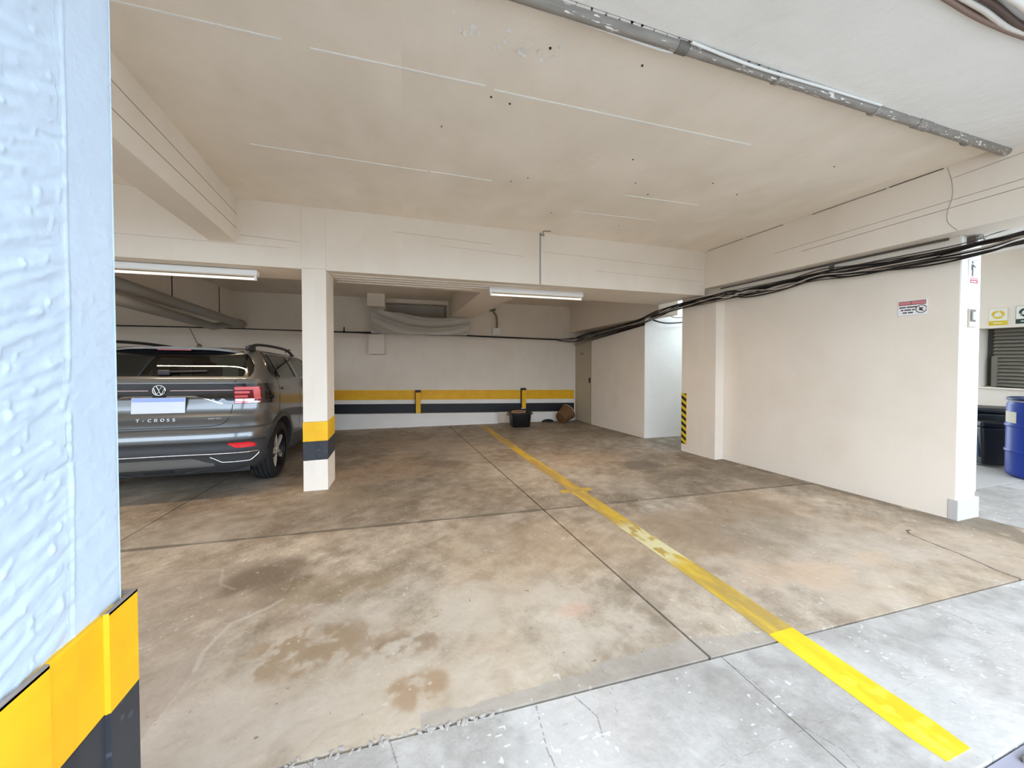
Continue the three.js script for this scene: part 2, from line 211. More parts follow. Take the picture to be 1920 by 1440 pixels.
const outer = struct('ceiling_outer', box(-6.8, 8.9, 2.935, CY + 0.3, -1.33, 0.9), mWhiteRough);
struct('ceiling_rear', box(-6.8, 4.6, 2.75, 3.1, -9.3, -4.7), mCream);
struct('ceiling_side', box(4.6, 8.9, 2.95, 3.25, -4.3, -1.33), mWhite);
const ragged = []; for (let i = 0; i < 70; i++) { const x = -0.2 + i * 0.064 + rnd() * 0.03; ragged.push(prism([[x, -1.335], [x + 0.07, -1.335], [x + 0.05 + rnd() * 0.03, -1.345 - rnd() * 0.02], [x + 0.01, -1.342 - rnd() * 0.02]], 2.936, 2.962)); }
mesh('plaster_edge', ragged, mWhite, outer).userData.kind = 'stuff';

const sofZ = (x) => -4.66 - 0.075 * x;
const beamB = struct('beam_back', prism([[-6.8, -4.0], [4.2, -4.0], [4.2, sofZ(4.2)], [-1, sofZ(-1)], [-6.8, -4.6]], 2.335, CY), mCream);
{ // board marks of the shuttering: shallow grooves and ridges
  const line = (x0, y0, x1, y1, h = 0.004) => mesh('board_joint', prism([[x0, -4.0], [x1, -4.0], [x1, -3.9985], [x0, -3.9985]], (x) => lerp(y0, y1, (x - x0) / (x1 - x0)), (x) => lerp(y0, y1, (x - x0) / (x1 - x0)) + h), std(0xb9ae9c, 0.8), beamB);
  line(-1.5, 2.62, -1.0, 2.60); line(-0.1, 2.80, 1.0, 2.77); line(0.4, 2.70, 1.4, 2.66, 0.003); line(-4, 2.55, -1.1, 2.53, 0.003); line(1.65, 2.74, 4.15, 2.70, 0.003); line(2.4, 2.56, 4.15, 2.53, 0.003);
  mesh('construction_joint', box(1.612, 1.624, 2.335, 2.965, -4.001, -3.994), std(0xa69c8c, 0.8), beamB);
  mesh('construction_joint_lip', box(1.63, 1.645, 2.338, 2.96, -4.003, -3.990), mWhite, beamB);
  for (const z of [-4.16, -4.29, -4.42, -4.56]) mesh('form_ridge', box(-0.74, 1.0 + (z + 4.5) * 2, 2.329, 2.336, z - 0.006, z + 0.006), mWhite, beamB);
  mesh('wire_hook', tube([[1.615, 2.95, -3.99], [1.66, 2.93, -3.97], [1.63, 2.965, -3.93], [1.72, 2.966, -3.9]], 0.004, 20, 6), mDark, beamB);
}
struct('beam_left', prism([[-1.525, -4.0], [-1.745, -4.0], [-1.46, -0.6], [-1.235, -0.6]], 2.545, CY), mCream);
{ const b = scene.getObjectByName('beam_left'); const xr = (z) => -1.525 + (z + 4.0) * 0.0853; for (const y of [2.68, 2.82]) mesh('board_joint', prism([[xr(-4), -4], [xr(-4) + 0.002, -4], [xr(-1) + 0.002, -1], [xr(-1), -1]], y, y + 0.005), std(0xa89d8c, 0.8), b); }
const beamR = struct('beam_right', prism([[4.2, -4.0], [4.5, -4.0], [4.5, -0.5], [4.15, -0.5]], 2.436, CY), mCream);
{
  const bx = (z) => 4.2 - (z + 4.0) * 0.01428;
  const ln = (z0, y0, z1, y1, h, c = 0x938878) => { const pl = [[bx(z0) - 0.002, z0], [bx(z0), z0], [bx(z1), z1], [bx(z1) - 0.002, z1]]; mesh('board_joint', prism(pl, (x, z) => lerp(y0, y1, (z - z0) / (z1 - z0)), (x, z) => lerp(y0, y1, (z - z0) / (z1 - z0)) + h), std(c, 0.85), beamR); };
  ln(-3.95, 2.962, -3.4, 2.962, 0.006, 0x6e6458); ln(-3.35, 2.962, -2.9, 2.962, 0.006, 0x6e6458); ln(-2.6, 2.962, -2.0, 2.96, 0.006, 0x5e554a); ln(-1.98, 2.96, -1.65, 2.96, 0.008, 0x5e554a);
  ln(-3.0, 2.66, -1.0, 2.70, 0.003, 0x8d8375); ln(-2.7, 2.60, -1.0, 2.645, 0.004); ln(-1.6, 2.86, -0.9, 2.90, 0.003, 0x9a8f80);
  mesh('crack', tube([[bx(-1.63), 2.96, -1.63], [bx(-1.6) - 0.001, 2.84, -1.605], [bx(-1.6) - 0.001, 2.72, -1.60], [bx(-1.62) - 0.001, 2.6, -1.625], [bx(-1.62), 2.52, -1.62], [bx(-1.58), 2.44, -1.57]], 0.0025, 30, 6), std(0xb3a898, 0.9), beamR);
  struct('beam_right_rear', prism([[4.2, -4.95], [4.6, -4.95], [4.6, -8.3], [4.2, -8.3]], (x, z) => 2.17 + (z + 5) * 0.03, 2.75), mCream);
}
struct('wall_right', prism([[4.35, -1.62], [4.64, -1.62], [4.64, -4.3], [4.35, -4.3]], -0.3, 2.436), mCream);
mesh('end_plaster', rbox(4.352, 4.638, 0.30, 2.43, -1.63, -1.612, 0.006), mWhite, scene.getObjectByName('wall_right'));
struct('baseboard_right', rbox(4.345, 4.66, 0.02, 0.26, -1.66, -1.60, 0.006), std(0xbcb7ae, 0.6));
struct('wall_pilaster', prism([[4.2, -3.8], [4.64, -3.8], [4.64, -4.3], [4.36, -4.42], [4.2, -4.42]], -0.3, 2.335), mCream);
struct('wall_partition', prism([[4.35, -5.5], [4.47, -5.5], [4.47, -7.44], [4.35, -7.44]], -0.5, (x, z) => 2.035 + (z + 5.5) * 0.112), mCream);
struct('wall_passage', prism([[4.353, -5.494], [7.4, -5.494], [7.4, -5.65], [4.48, -5.65], [4.48, -5.4995], [4.353, -5.4995]], -0.5, 2.75), mWhite);
struct('wall_passage_near', box(4.64, 7.4, -0.5, 3.0, -4.42, -4.3), mWhite);
struct('wall_passage_end', box(7.3, 7.45, -0.5, 3.0, -5.65, -4.3), mWhite);
struct('ceiling_passage', box(4.6, 7.4, 2.75, 3.0, -5.65, -4.3), mWhite);
struct('wall_store', [box(4.47, 6.2, -0.6, 3.0, -8.5, -8.3), box(6.1, 6.25, -0.6, 3.0, -8.4, -5.6), box(4.6, 6.2, 2.75, 3.0, -8.4, -5.6)], mCream);
struct('wall_left', box(-7.0, -6.8, -0.5, 3.2, -8.9, 0.9), mCream);
struct('wall_far_right', [box(8.2, 8.5, -0.3, 1.0, -4.4, 0.6), box(8.2, 8.5, 1.86, 3.0, -4.4, 0.6), box(8.2, 8.5, 1.0, 1.86, -4.4, -2.86), box(8.2, 8.5, 1.0, 1.86, -1.9, 0.6), box(8.5, 8.7, 0.9, 2.0, -3.1, -1.7)], mCream);
// back wall, its void above the plastic sheet, kerb and bands
const wb = struct('wall_back', [box(-6.9, -0.4, -0.6, 2.8, -8.6, -8.3), box(1.0, 4.47, -0.6, 2.8, -8.6, -8.3), box(-0.4, 1.0, -0.6, 2.2, -8.6, -8.3), box(-0.4, 1.0, 2.66, 2.8, -8.6, -8.3), box(-0.6, 1.2, 2.1, 2.8, -9.2, -9.05), box(-0.55, -0.4, 2.1, 2.75, -9.1, -8.6), box(1.0, 1.15, 2.1, 2.75, -9.1, -8.6), box(-0.5, 1.1, 2.1, 2.2, -9.1, -8.6)], mCream);
const bandL = -6.8, bandR = 4.33, sl = (yl, yr) => (x) => yl + (yr - yl) * (x + 1.406) / 5.696;
const mYellow = new THREE.MeshStandardMaterial({ roughness: 0.55, map: rep(dataTex(512, 512, (i, j, o) => { const n = fbm(i * 0.02, j * 0.02, 5) - 0.5, m = fbm(i * 0.006 + 9, j * 0.05, 4) - 0.5; o[0] = 240 + n * 20; o[1] = 182 + n * 26 + m * 16; o[2] = 14 + n * 18; }), 0.6) });
const mBandBlack = new THREE.MeshStandardMaterial({ roughness: 0.5, map: rep(dataTex(512, 512, (i, j, o) => { const n = fbm(i * 0.03, j * 0.03, 5) - 0.5, s = vn(i * 0.12, j * 0.2) > 0.93 ? 26 : 0; o[0] = 46 + n * 26 + s; o[1] = 47 + n * 26 + s; o[2] = 52 + n * 26 + s; }), 0.6) });
const mBandDark = std(0x191b20, 0.4);
mesh('yellow_band', prism([[bandL, -8.3], [bandR, -8.3], [bandR, -8.29], [bandL, -8.29]], sl(0.497, 0.321), sl(0.715, 0.557)), mYellow, wb);
mesh('white_band', prism([[bandL, -8.3], [bandR, -8.3], [bandR, -8.292], [bandL, -8.292]], sl(0.409, 0.215), sl(0.497, 0.321)), mWhite, wb);
mesh('black_band', prism([[bandL, -8.3], [bandR, -8.3], [bandR, -8.285], [bandL, -8.285]], sl(0.204, -0.005), sl(0.409, 0.215)), mBandDark, wb);
mesh('kerb', prism([[bandL, -8.3], [2.24, -8.3], [2.24, -8.24], [2.21, -8.22], [bandL, -8.22]], -0.6, sl(0.200, -0.01)), mWhite, wb);
mesh('kerb', prism([[2.80, -8.3], [4.3, -8.3], [4.3, -8.24], [2.80, -8.24]], -0.6, sl(0.200, -0.01)), mWhite, wb);
// pilaster with a wider head, and beam running to the back wall
mesh('pilaster', box(-0.72, -0.4, 1.5, 2.75, -8.3, -8.16), mCream, wb);
mesh('pilaster_head', box(-0.70, -0.36, 2.49, 2.75, -8.16, -7.7), mCream, wb);
struct('beam_middle', prism([[1.05, -4.8], [1.62, -4.8], [1.60, -8.3], [1.03, -8.3]], 2.35, 2.76), mCream);
struct('beam_far_left', prism([[-3.24, -4.6], [-3.60, -4.6], [-3.60, -8.3], [-3.24, -8.3]], 2.16, 2.76), mCream);
mesh('patch_board', prism([[2.15, -8.3], [4.2, -8.3], [4.2, -8.285], [2.15, -8.285]], 2.36, 2.56), mCream, wb);
mesh('dado_edge', prism([[bandL, -8.3], [-0.72, -8.3], [-0.72, -8.28], [bandL, -8.28]], 1.86, 1.90), mCream, wb);
mesh('dado_edge', prism([[1.4, -8.3], [4.3, -8.3], [4.3, -8.28], [1.4, -8.28]], (x) => 1.86 - (x - 1.4) * 0.03, (x) => 1.90 - (x - 1.4) * 0.03), mCream, wb);
{ // bay number on the wall
  const font = await new FontLoader().loadAsync('fonts/droid/droid_sans_bold.typeface.json');
  const g = new TextGeometry('18', { font, size: 0.085, depth: 0.002, curveSegments: 4 }); g.translate(-2.37, 1.51, -8.3); mesh('bay_number', metreUV(g), mDark, wb);
  globalThis.__font = font;
}
// door in the right rear corner
{
  const d = struct('door_1', prism([[4.37, -7.46], [4.42, -7.46], [4.42, -8.29], [4.37, -8.29]], floorY(4.3, -8) + 0.01, (x, z) => 1.80 + (z + 7.46) * 0.09), std(0xbcae93, 0.6));
  mesh('door_frame', [box(4.34, 4.44, -0.3, 1.84, -7.46, -7.43), prism([[4.34, -7.46], [4.44, -7.46], [4.44, -8.3], [4.34, -8.3]], (x, z) => 1.80 + (z + 7.46) * 0.09, (x, z) => 1.84 + (z + 7.46) * 0.09)], std(0xa89b82, 0.6), d);
  mesh('lock_plate', rbox(4.345, 4.37, 0.80, 0.92, -7.56, -7.50, 0.004), mBlack, d);
  mesh('door_plate', rbox(4.362, 4.37, 1.49, 1.54, -8.02, -7.85, 0.003), std(0x8d8677, 0.5), d);
}

// ------------------------------------------------------------------ columns
function bands(parent, x0, x1, z0, z1, y0, list) { for (const [n, a, b, m, e] of list) mesh(n, rbox(x0 - e, x1 + e, y0 + a, y0 + b, z0 - e, z1 + e, 0.004), m, parent); }
{
  const y0 = floorY(-0.86, -4.0) - 0.01, t = thing('concrete_column', 'slim white column beside the parked car, banded yellow, black and white at its foot', 'column');
  t.position.set(-0.865, y0, -4.19);
  mesh('shaft', rbox(-0.112, 0.112, 0.72, 2.345 - y0, -0.19, 0.196, 0.006), mCream, t);
  bands(t, -0.112, 0.112, -0.19, 0.196, 0, [['white_foot', -0.05, 0.325, mCream, 0.001], ['black_band', 0.325, 0.52, mBandBlack, 0.003], ['yellow_band', 0.52, 0.72, mYellow, 0.003]]);
  mesh('beam_strip', rbox(-0.112, 0.112, 2.345 - y0, CY - y0 - 0.01, 0.188, 0.196, 0.003), mCream, t);
}
{ // near pillar, rough blistered plaster
  const t = thing('concrete_pillar', 'big rough pale-blue painted pillar close by with yellow and black guards', 'pillar');
  const px = -0.6, za = -0.985, zb = -0.735, base0 = floorY(px, -0.9) - 0.02, ht = 2.935 - base0;
  t.position.set(px, base0, -0.86);
  const hl = (zb - za) / 2;
  const g = new THREE.BoxGeometry(0.30, ht, hl * 2, 3, 520, 70); g.translate(-0.15, ht / 2, 0);
  const p = g.attributes.position, n = g.attributes.normal;
  for (let i = 0; i < p.count; i++) {
    if (n.getX(i) < 0.5) continue;
    const y = p.getY(i), z = p.getZ(i), ed = smooth(hl, hl - 0.006, Math.abs(z)), rough = smooth(2.4, 1.3, y) * 0.8 + 0.2, nearHalf = z > -0.012 ? 1 : 0.25;
    let d = 0.004 * (fbm(z * 6, y * 2.5, 3) - 0.5);
    d += nearHalf * rough * 0.0085 * (fbm(z * 16 + y * 4, y * 62 + z * 18, 3) - 0.5);                       // dragged trowel marks
    const bl = vn(z * 74 + 7, y * 52); if (bl > 0.80) d += nearHalf * rough * (bl - 0.80) * 0.020;       // blisters
    const seam = Math.abs(z + 0.012 + 0.003 * (vn(y * 11, 3) - 0.5) * 2); d += 0.0032 * Math.max(0, 1 - seam / 0.004) * (0.4 + 0.6 * vn(y * 16, 8));
    const cy = 1.045 + (z + 0.012) * -0.16 + 0.012 * (vn(z * 30, 1) - 0.5); if (z > -0.012) d -= 0.003 * Math.max(0, 1 - Math.abs(y - cy) / 0.006);
    p.setX(i, d * ed - 0.002 * (1 - ed));
  }
  g.computeVertexNormals();
  const pm = new THREE.MeshStandardMaterial({ map: rep(paintMap(196, 209, 220, 6, 0), 0.25), bumpMap: rep(paintBump, 1.6), bumpScale: 0.002, roughness: 0.42 });
  mesh('shaft', metreUV(mergeVertices(g)), pm, t);
  const yT = 0.915 - base0, yM = 0.71 - base0;
  const sheet = (nme, y0, y1, m) => mesh(nme, rbox(-0.304, 0.010, y0, y1, -hl + 0.02, hl - 0.02, 0.004), m, t);
  sheet('yellow_band', yM, yT, mYellow); sheet('black_band', 0.02, yM, mBandBlack);
  const corner = (zc, s, y0, y1, m, nm) => { // L-shaped guard bent round the corner, standing a little off the plaster
    const th = 0.008, o = 0.018, leg = 0.062, pl = [[o, zc + s * o], [o, zc - s * leg], [o - th, zc - s * (leg + 0.003)], [o - th, zc + s * (o - th)], [-leg, zc + s * (o - th)], [-leg, zc + s * o]];
    mesh(nm, prism(pl, y0, y1), m, t);
  };
  for (const [zc, s] of [[-hl, -1], [hl, 1]]) { corner(zc, s, yM, yT + 0.004, mYellow, 'yellow_corner_guard'); corner(zc, s, 0.02, yM, mBandBlack, 'black_corner_guard'); corner(zc, s * 0.999, yT - 0.001, yT + 0.006, std(0x8c7f78, 0.7), 'guard_edge'); }
}

// ------------------------------------------------------------------ posts, bucket, pot at the back wall
function guardPost(x, yb, yt, label) {
  const t = thing('guard_post', label, 'guard', [x, yb, -8.225], 0, 'guards on the back wall');
  mesh('yellow_sleeve', rbox(-0.052, 0.058, 0, yt - yb - 0.05, -0.055, 0.03, 0.008), mYellow, t); mesh('black_cap', rbox(-0.058, 0.062, yt - yb - 0.05, yt - yb, -0.058, 0.036, 0.006), mBlack, t); mesh('black_edge', rbox(-0.064, -0.050, 0, yt - yb, -0.05, 0.026, 0.003), mBlack, t);
  mesh('foot_plate', rbox(-0.056, 0.060, -0.02, 0, -0.05, 0.02, 0.004), mWhite, t);
}
guardPost(0.322, 0.145, 0.671, 'yellow wall guard standing alone between column and black tub'); guardPost(2.885, 0.15, 0.649, 'yellow wall guard with black cap rising behind the black tub');
{
  const x = 2.585, z = -7.62, y = floorY(x, z), t = thing('plastic_tub', 'black plastic tub with a tan ring on top standing by the back wall', 'tub', [x, y, z]);
  const w = 0.23, h = 0.30, sh = []; const ring = (hx, hz, yy) => { const a = []; for (let k = 0; k < 32; k++) { const q = k / 32 * Math.PI * 2, c = Math.cos(q), s = Math.sin(q); a.push([Math.sign(c) * Math.abs(c) ** 0.35 * hx, yy, Math.sign(s) * Math.abs(s) ** 0.35 * hz]); } return a; };
  const rows = [ring(0.01, 0.01, 0.0), ring(w - 0.035, 0.17, 0.0), ring(w - 0.02, 0.18, 0.02), ring(w, 0.2, h), ring(w + 0.03, 0.23, h + 0.005), ring(w + 0.03, 0.23, h + 0.035), ring(w, 0.2, h + 0.04), ring(w - 0.012, 0.188, h), ring(w - 0.045, 0.16, 0.02), ring(0.01, 0.01, 0.02)];
  const pos = [], idx = []; rows.forEach((r) => r.forEach((q) => pos.push(...q))); for (let a = 0; a < rows.length - 1; a++) for (let k = 0; k < 32; k++) { const i = a * 32 + k, j = a * 32 + (k + 1) % 32; idx.push(i, i + 32, j, j, i + 32, j + 32); }
  const g = new THREE.BufferGeometry(); g.setAttribute('position', new THREE.Float32BufferAttribute(pos, 3)); g.setIndex(idx); g.computeVertexNormals(); mesh('body', metreUV(toCreasedNormals(g, 0.6)), std(0x0e1013, 0.35, 0, { side: THREE.DoubleSide }), t);
  const tr = new THREE.TorusGeometry(0.165, 0.014, 10, 40); tr.rotateX(Math.PI / 2); tr.scale(1, 1, 0.85); tr.translate(-0.03, h + 0.045, 0); mesh('tan_ring', tr, std(0xb98a62, 0.6), t);
  for (const s of [-1, 1]) mesh('handle', tube([[s * (w + 0.03), h + 0.015, -0.08], [s * (w + 0.07), h - 0.02, -0.05], [s * (w + 0.07), h - 0.02, 0.05], [s * (w + 0.03), h + 0.015, 0.08]], 0.009, 20, 6), mBlack, t);
}
{
  const x = 3.87, z = -7.92, y = floorY(x, z), t = thing('brown_pot', 'brown pot lying on its side against the back wall', 'pot', [x, y + 0.19, z]);
  const prof = [[0.001, 0], [0.135, 0], [0.15, 0.02], [0.195, 0.30], [0.205, 0.30], [0.205, 0.335], [0.188, 0.335], [0.185, 0.30], [0.14, 0.03], [0.001, 0.025]].map(([r, h]) => new THREE.Vector2(r, h - 0.17));
  const g = new THREE.LatheGeometry(prof, 40), pot = mesh('body', g, std(0x6b4a2c, 0.75, 0, { side: THREE.DoubleSide }), t); pot.rotation.set(0.25, 0.5, -1.25);
  const l = new THREE.TorusGeometry(0.196, 0.012, 8, 40); l.rotateX(Math.PI / 2); l.translate(0, 0.165, 0); const li = mesh('pale_rim', l, std(0xc2b59b, 0.7), t); li.rotation.copy(pot.rotation);
}
{ const x = 3.5, z = -8.12, g = new THREE.SphereGeometry(0.17, 24, 10, 0, 6.3, 0, 1.57); g.scale(1, 0.42, 0.5); g.translate(0, 0.004, 0); const m = mesh('rubber_pad', g, mBlack); m.position.set(x, floorY(x, z), z); tag(m, 'low black rubber pad on the floor beside the brown pot', 'pad'); }

// ------------------------------------------------------------------ plastic sheet hung before the void
{
  const nu = 60, nv = 24, pos = [], idx = [], uv = [];
  for (let j = 0; j <= nv; j++) for (let i = 0; i <= nu; i++) {
    const u = i / nu, v = j / nv, sag = 0.06 * Math.sin(Math.PI * u) * (1 - v * 0.2), top = lerp(2.47, 2.325, u) - sag * 0.8, bot = 1.95 - 0.02 * u;
    const x = lerp(-0.66, 1.50, u) + (v > 0.2 ? -0.10 * u * (v - 0.2) : 0), y = lerp(top, bot, v);
    const ph = (v * 1.25 + 2.4 * (u - 0.55) ** 2) * 9.0, fold = 0.14 * Math.pow(0.5 + 0.5 * Math.sin(ph), 3) * (0.3 + 0.7 * Math.sin(Math.PI * Math.min(1, u + 0.05))) + 0.05 * Math.sin(Math.PI * u) * Math.sin(Math.PI * v) + 0.03 * (fbm(u * 6, v * 5, 3) - 0.5);
    pos.push(x, y, -8.06 + fold); uv.push(u, v);
  }
  for (let j = 0; j < nv; j++) for (let i = 0; i < nu; i++) { const a = j * (nu + 1) + i; idx.push(a, a + nu + 1, a + 1, a + 1, a + nu + 1, a + nu + 2); }
  const g = new THREE.BufferGeometry(); g.setAttribute('position', new THREE.Float32BufferAttribute(pos, 3)); g.setAttribute('uv', new THREE.Float32BufferAttribute(uv, 2)); g.setIndex(idx); g.computeVertexNormals();
  const m = mesh('plastic_sheet', g, new THREE.MeshPhysicalMaterial({ color: 0xcfc9bc, roughness: 0.38, side: THREE.DoubleSide, transmission: 0.12, thickness: 0 })); tag(m, 'sagging white plastic sheet hung over the opening high on the back wall', 'sheet');
  const t = mesh('taped_hem', box(-0.6, 1.4, 1.80, 1.95, -8.3, -8.296), mCream, wb); t.name = 'taped_strip';
}

// ------------------------------------------------------------------ fluorescent battens
function batten(x0, x1, y, z, turn, label, power) {
  const L = x1 - x0, t = thing('fluorescent_lamp', label, 'lamp', [(x0 + x1) / 2, y, z], turn, 'tube lamps under the back beam');
  mesh('housing', rbox(-L / 2, L / 2, -0.058, 0, -0.035, 0.035, 0.004), mWhiteMetal, t);
  for (const s of [-1, 1]) mesh('socket', rbox(s * (L / 2 - 0.022) - 0.012, s * (L / 2 - 0.022) + 0.012, -0.105, -0.056, -0.012, 0.012, 0.003), mWhiteMetal, t);
  const g = rod([-L / 2 + 0.03, -0.088, 0], [L / 2 - 0.03, -0.088, 0], 0.013, 16); mesh('tube', g, new THREE.MeshStandardMaterial({ color: 0xf4f1ea, emissive: 0xfff3df, emissiveIntensity: 0.75, roughness: 0.4 }), t);
  const l = new THREE.RectAreaLight(0xffe2bd, power, L - 0.08, 0.026); l.position.set(0, -0.104, 0); l.lookAt(0, -2, 0); l.rotation.set(-Math.PI / 2, 0, 0); l.name = 'tube_light'; t.add(l);
}
batten(1.06, 2.40, 2.335, -4.36, 0, 'tube lamp under the back beam to the right of the column', 240);
batten(-2.82, -1.42, 2.33, -4.20, 0, 'tube lamp under the back beam above the parked car', 240);
{ // unseen lamp added round the corner to light the side passage
  const t = thing('added_passage_lamp', 'unseen square lamp added to light the side passage', 'lamp', [5.7, 2.75, -4.95]);
  mesh('frame', rbox(-0.32, 0.32, -0.05, 0, -0.32, 0.32, 0.006), mWhiteMetal, t); mesh('diffuser', rbox(-0.3, 0.3, -0.056, -0.045, -0.3, 0.3, 0.003), std(0xffffff, 0.5, 0, { emissive: 0xdfeeff, emissiveIntensity: 1.2 }), t);
  const l = new THREE.RectAreaLight(0xd0e8ff, 26, 0.6, 0.6); l.position.set(0, -0.062, 0); l.rotation.set(-Math.PI / 2, 0, 0); l.name = 'panel_light'; t.add(l);
}

// ------------------------------------------------------------------ pipes and cables
{
  const t = thing('drain_pipes', 'pair of grey drain pipes joined near the back wall above the car', 'pipes', [-3.05, 2.1, -8.2]);
  const rel = (p) => [p[0] + 3.05, p[1] - 2.1, p[2] + 8.2];
  mesh('upper_pipe', rod(rel([-2.99, 2.26, -4.75]), rel([-3.09, 2.09, -8.2]), 0.072, 24), mGreyPipe, t); mesh('lower_pipe', rod(rel([-2.98, 2.08, -4.75]), rel([-3.33, 2.0, -7.75]), 0.066, 24), mGreyPipe, t);
  mesh('branch', rod(rel([-3.35, 2.0, -7.75]), rel([-3.09, 2.09, -8.12]), 0.062, 20), mGreyPipe, t); mesh('collar', rod(rel([-3.085, 2.095, -8.14]), rel([-3.09, 2.087, -8.26]), 0.088, 24), mGreyPipe, t);
  for (const [k, z] of [[0.35, 0], [0.75, 0]]) { const a = rel([lerp(-2.99, -3.09, k), lerp(2.26, 2.09, k) + 0.07, lerp(-4.75, -8.2, k)]); mesh('hanger', rod(a, [a[0], a[1] + 0.46, a[2]], 0.006, 6), mDark, t); }
}
{ // conduit in the step of the ceiling
  const t = thing('conduit', 'grey paint-spotted conduit pipe running across the ceiling', 'pipe', [1.8, 2.93, -1.36]), y = (x) => 2.935 - 0.002 * x, mm = new THREE.MeshStandardMaterial({ roughness: 0.45, map: (() => { const q = dataTex(1024, 128, (i, j, o) => { const n = fbm(i * 0.02, j * 0.06, 4) - 0.5, w = fbm(i * 0.035 + 7, j * 0.07, 4) > 0.70 ? 1 : 0; o[0] = lerp(142 + n * 34, 232, w); o[1] = lerp(134 + n * 34, 228, w); o[2] = lerp(124 + n * 34, 220, w); }); q.repeat.set(1, 2); return q; })() });
  const seg = (x0, x1, r) => { const g = rod([x0 - 1.8, y(x0) - 2.93, 0.015 * (x0 - 2.2) / 2], [x1 - 1.8, y(x1) - 2.93, 0.015 * (x1 - 2.2) / 2], r, 20), uv = g.attributes.uv; for (let i = 0; i < uv.count; i++) uv.setXY(i, uv.getY(i), uv.getX(i)); return g; };
  mesh('pipe', seg(-1.2, 1.29, 0.026), mm, t); mesh('pipe', seg(1.27, 3.18, 0.026), mm, t); mesh('pipe', seg(3.14, 4.32, 0.027), mm, t); mesh('coupling', seg(3.10, 3.22, 0.031), mm, t); mesh('coupling', seg(1.25, 1.31, 0.030), std(0x6f6961, 0.5), t);
  mesh('white_cable', tube([[-2.2, 0.006, -0.035], [-1.2, 0.0, -0.035], [-0.62, -0.012, -0.033], [-0.5, -0.004, -0.02]], 0.008, 60, 8), mWhiteMetal, t);
  mesh('white_cable', tube([[-0.5, -0.006, 0.034], [-0.1, -0.016, 0.030], [0.4, -0.006, 0.032], [0.9, 0.0, 0.036]], 0.007, 60, 8), mWhiteMetal, t);
  for (const x of [0.35, 1.9, 2.7, 3.7]) mesh('clip', rod([x - 1.8 - 0.01, -0.001, 0], [x - 1.8 + 0.01, -0.001, 0], 0.032, 20), mGreyPipe, t);
}
{ // pipes and wires overhead, top right
  const P = [[0.016, 0xefe9df, -0.775, 2.917], [0.011, 0x5a4338, -0.806, 2.922], [0.010, 0xd9cfc2, -0.824, 2.923], [0.011, 0x8a6f60, -0.842, 2.922], [0.015, 0xe8e2d8, -0.722, 2.918], [0.012, 0x3b2f2a, -0.748, 2.921]];
  P.forEach(([r, c, z, y], i) => { const pts = []; for (let k = 0; k <= 12; k++) pts.push([1.6 + k * 0.25, y - r * 0.2 + (rnd() - 0.5) * 0.008, z + (rnd() - 0.5) * 0.014 + 0.01 * Math.sin(k * 0.8 + i)]); tag(mesh(r > 0.014 ? 'overhead_pipe' : 'overhead_cable', tube(pts, r, 70, 10), std(c, 0.6)), ['thick off-white overhead pipe beside the brown wires', 'dark brown overhead cable next to the thick white pipe', 'thin beige overhead cable among the brown wires', 'brown overhead cable nearest the bare white ceiling', 'off-white overhead pipe nearest the top right corner', 'blackish overhead cable between the two white pipes'][i], r > 0.014 ? 'pipe' : 'cable', 'overhead lines in the top right corner'); });
}
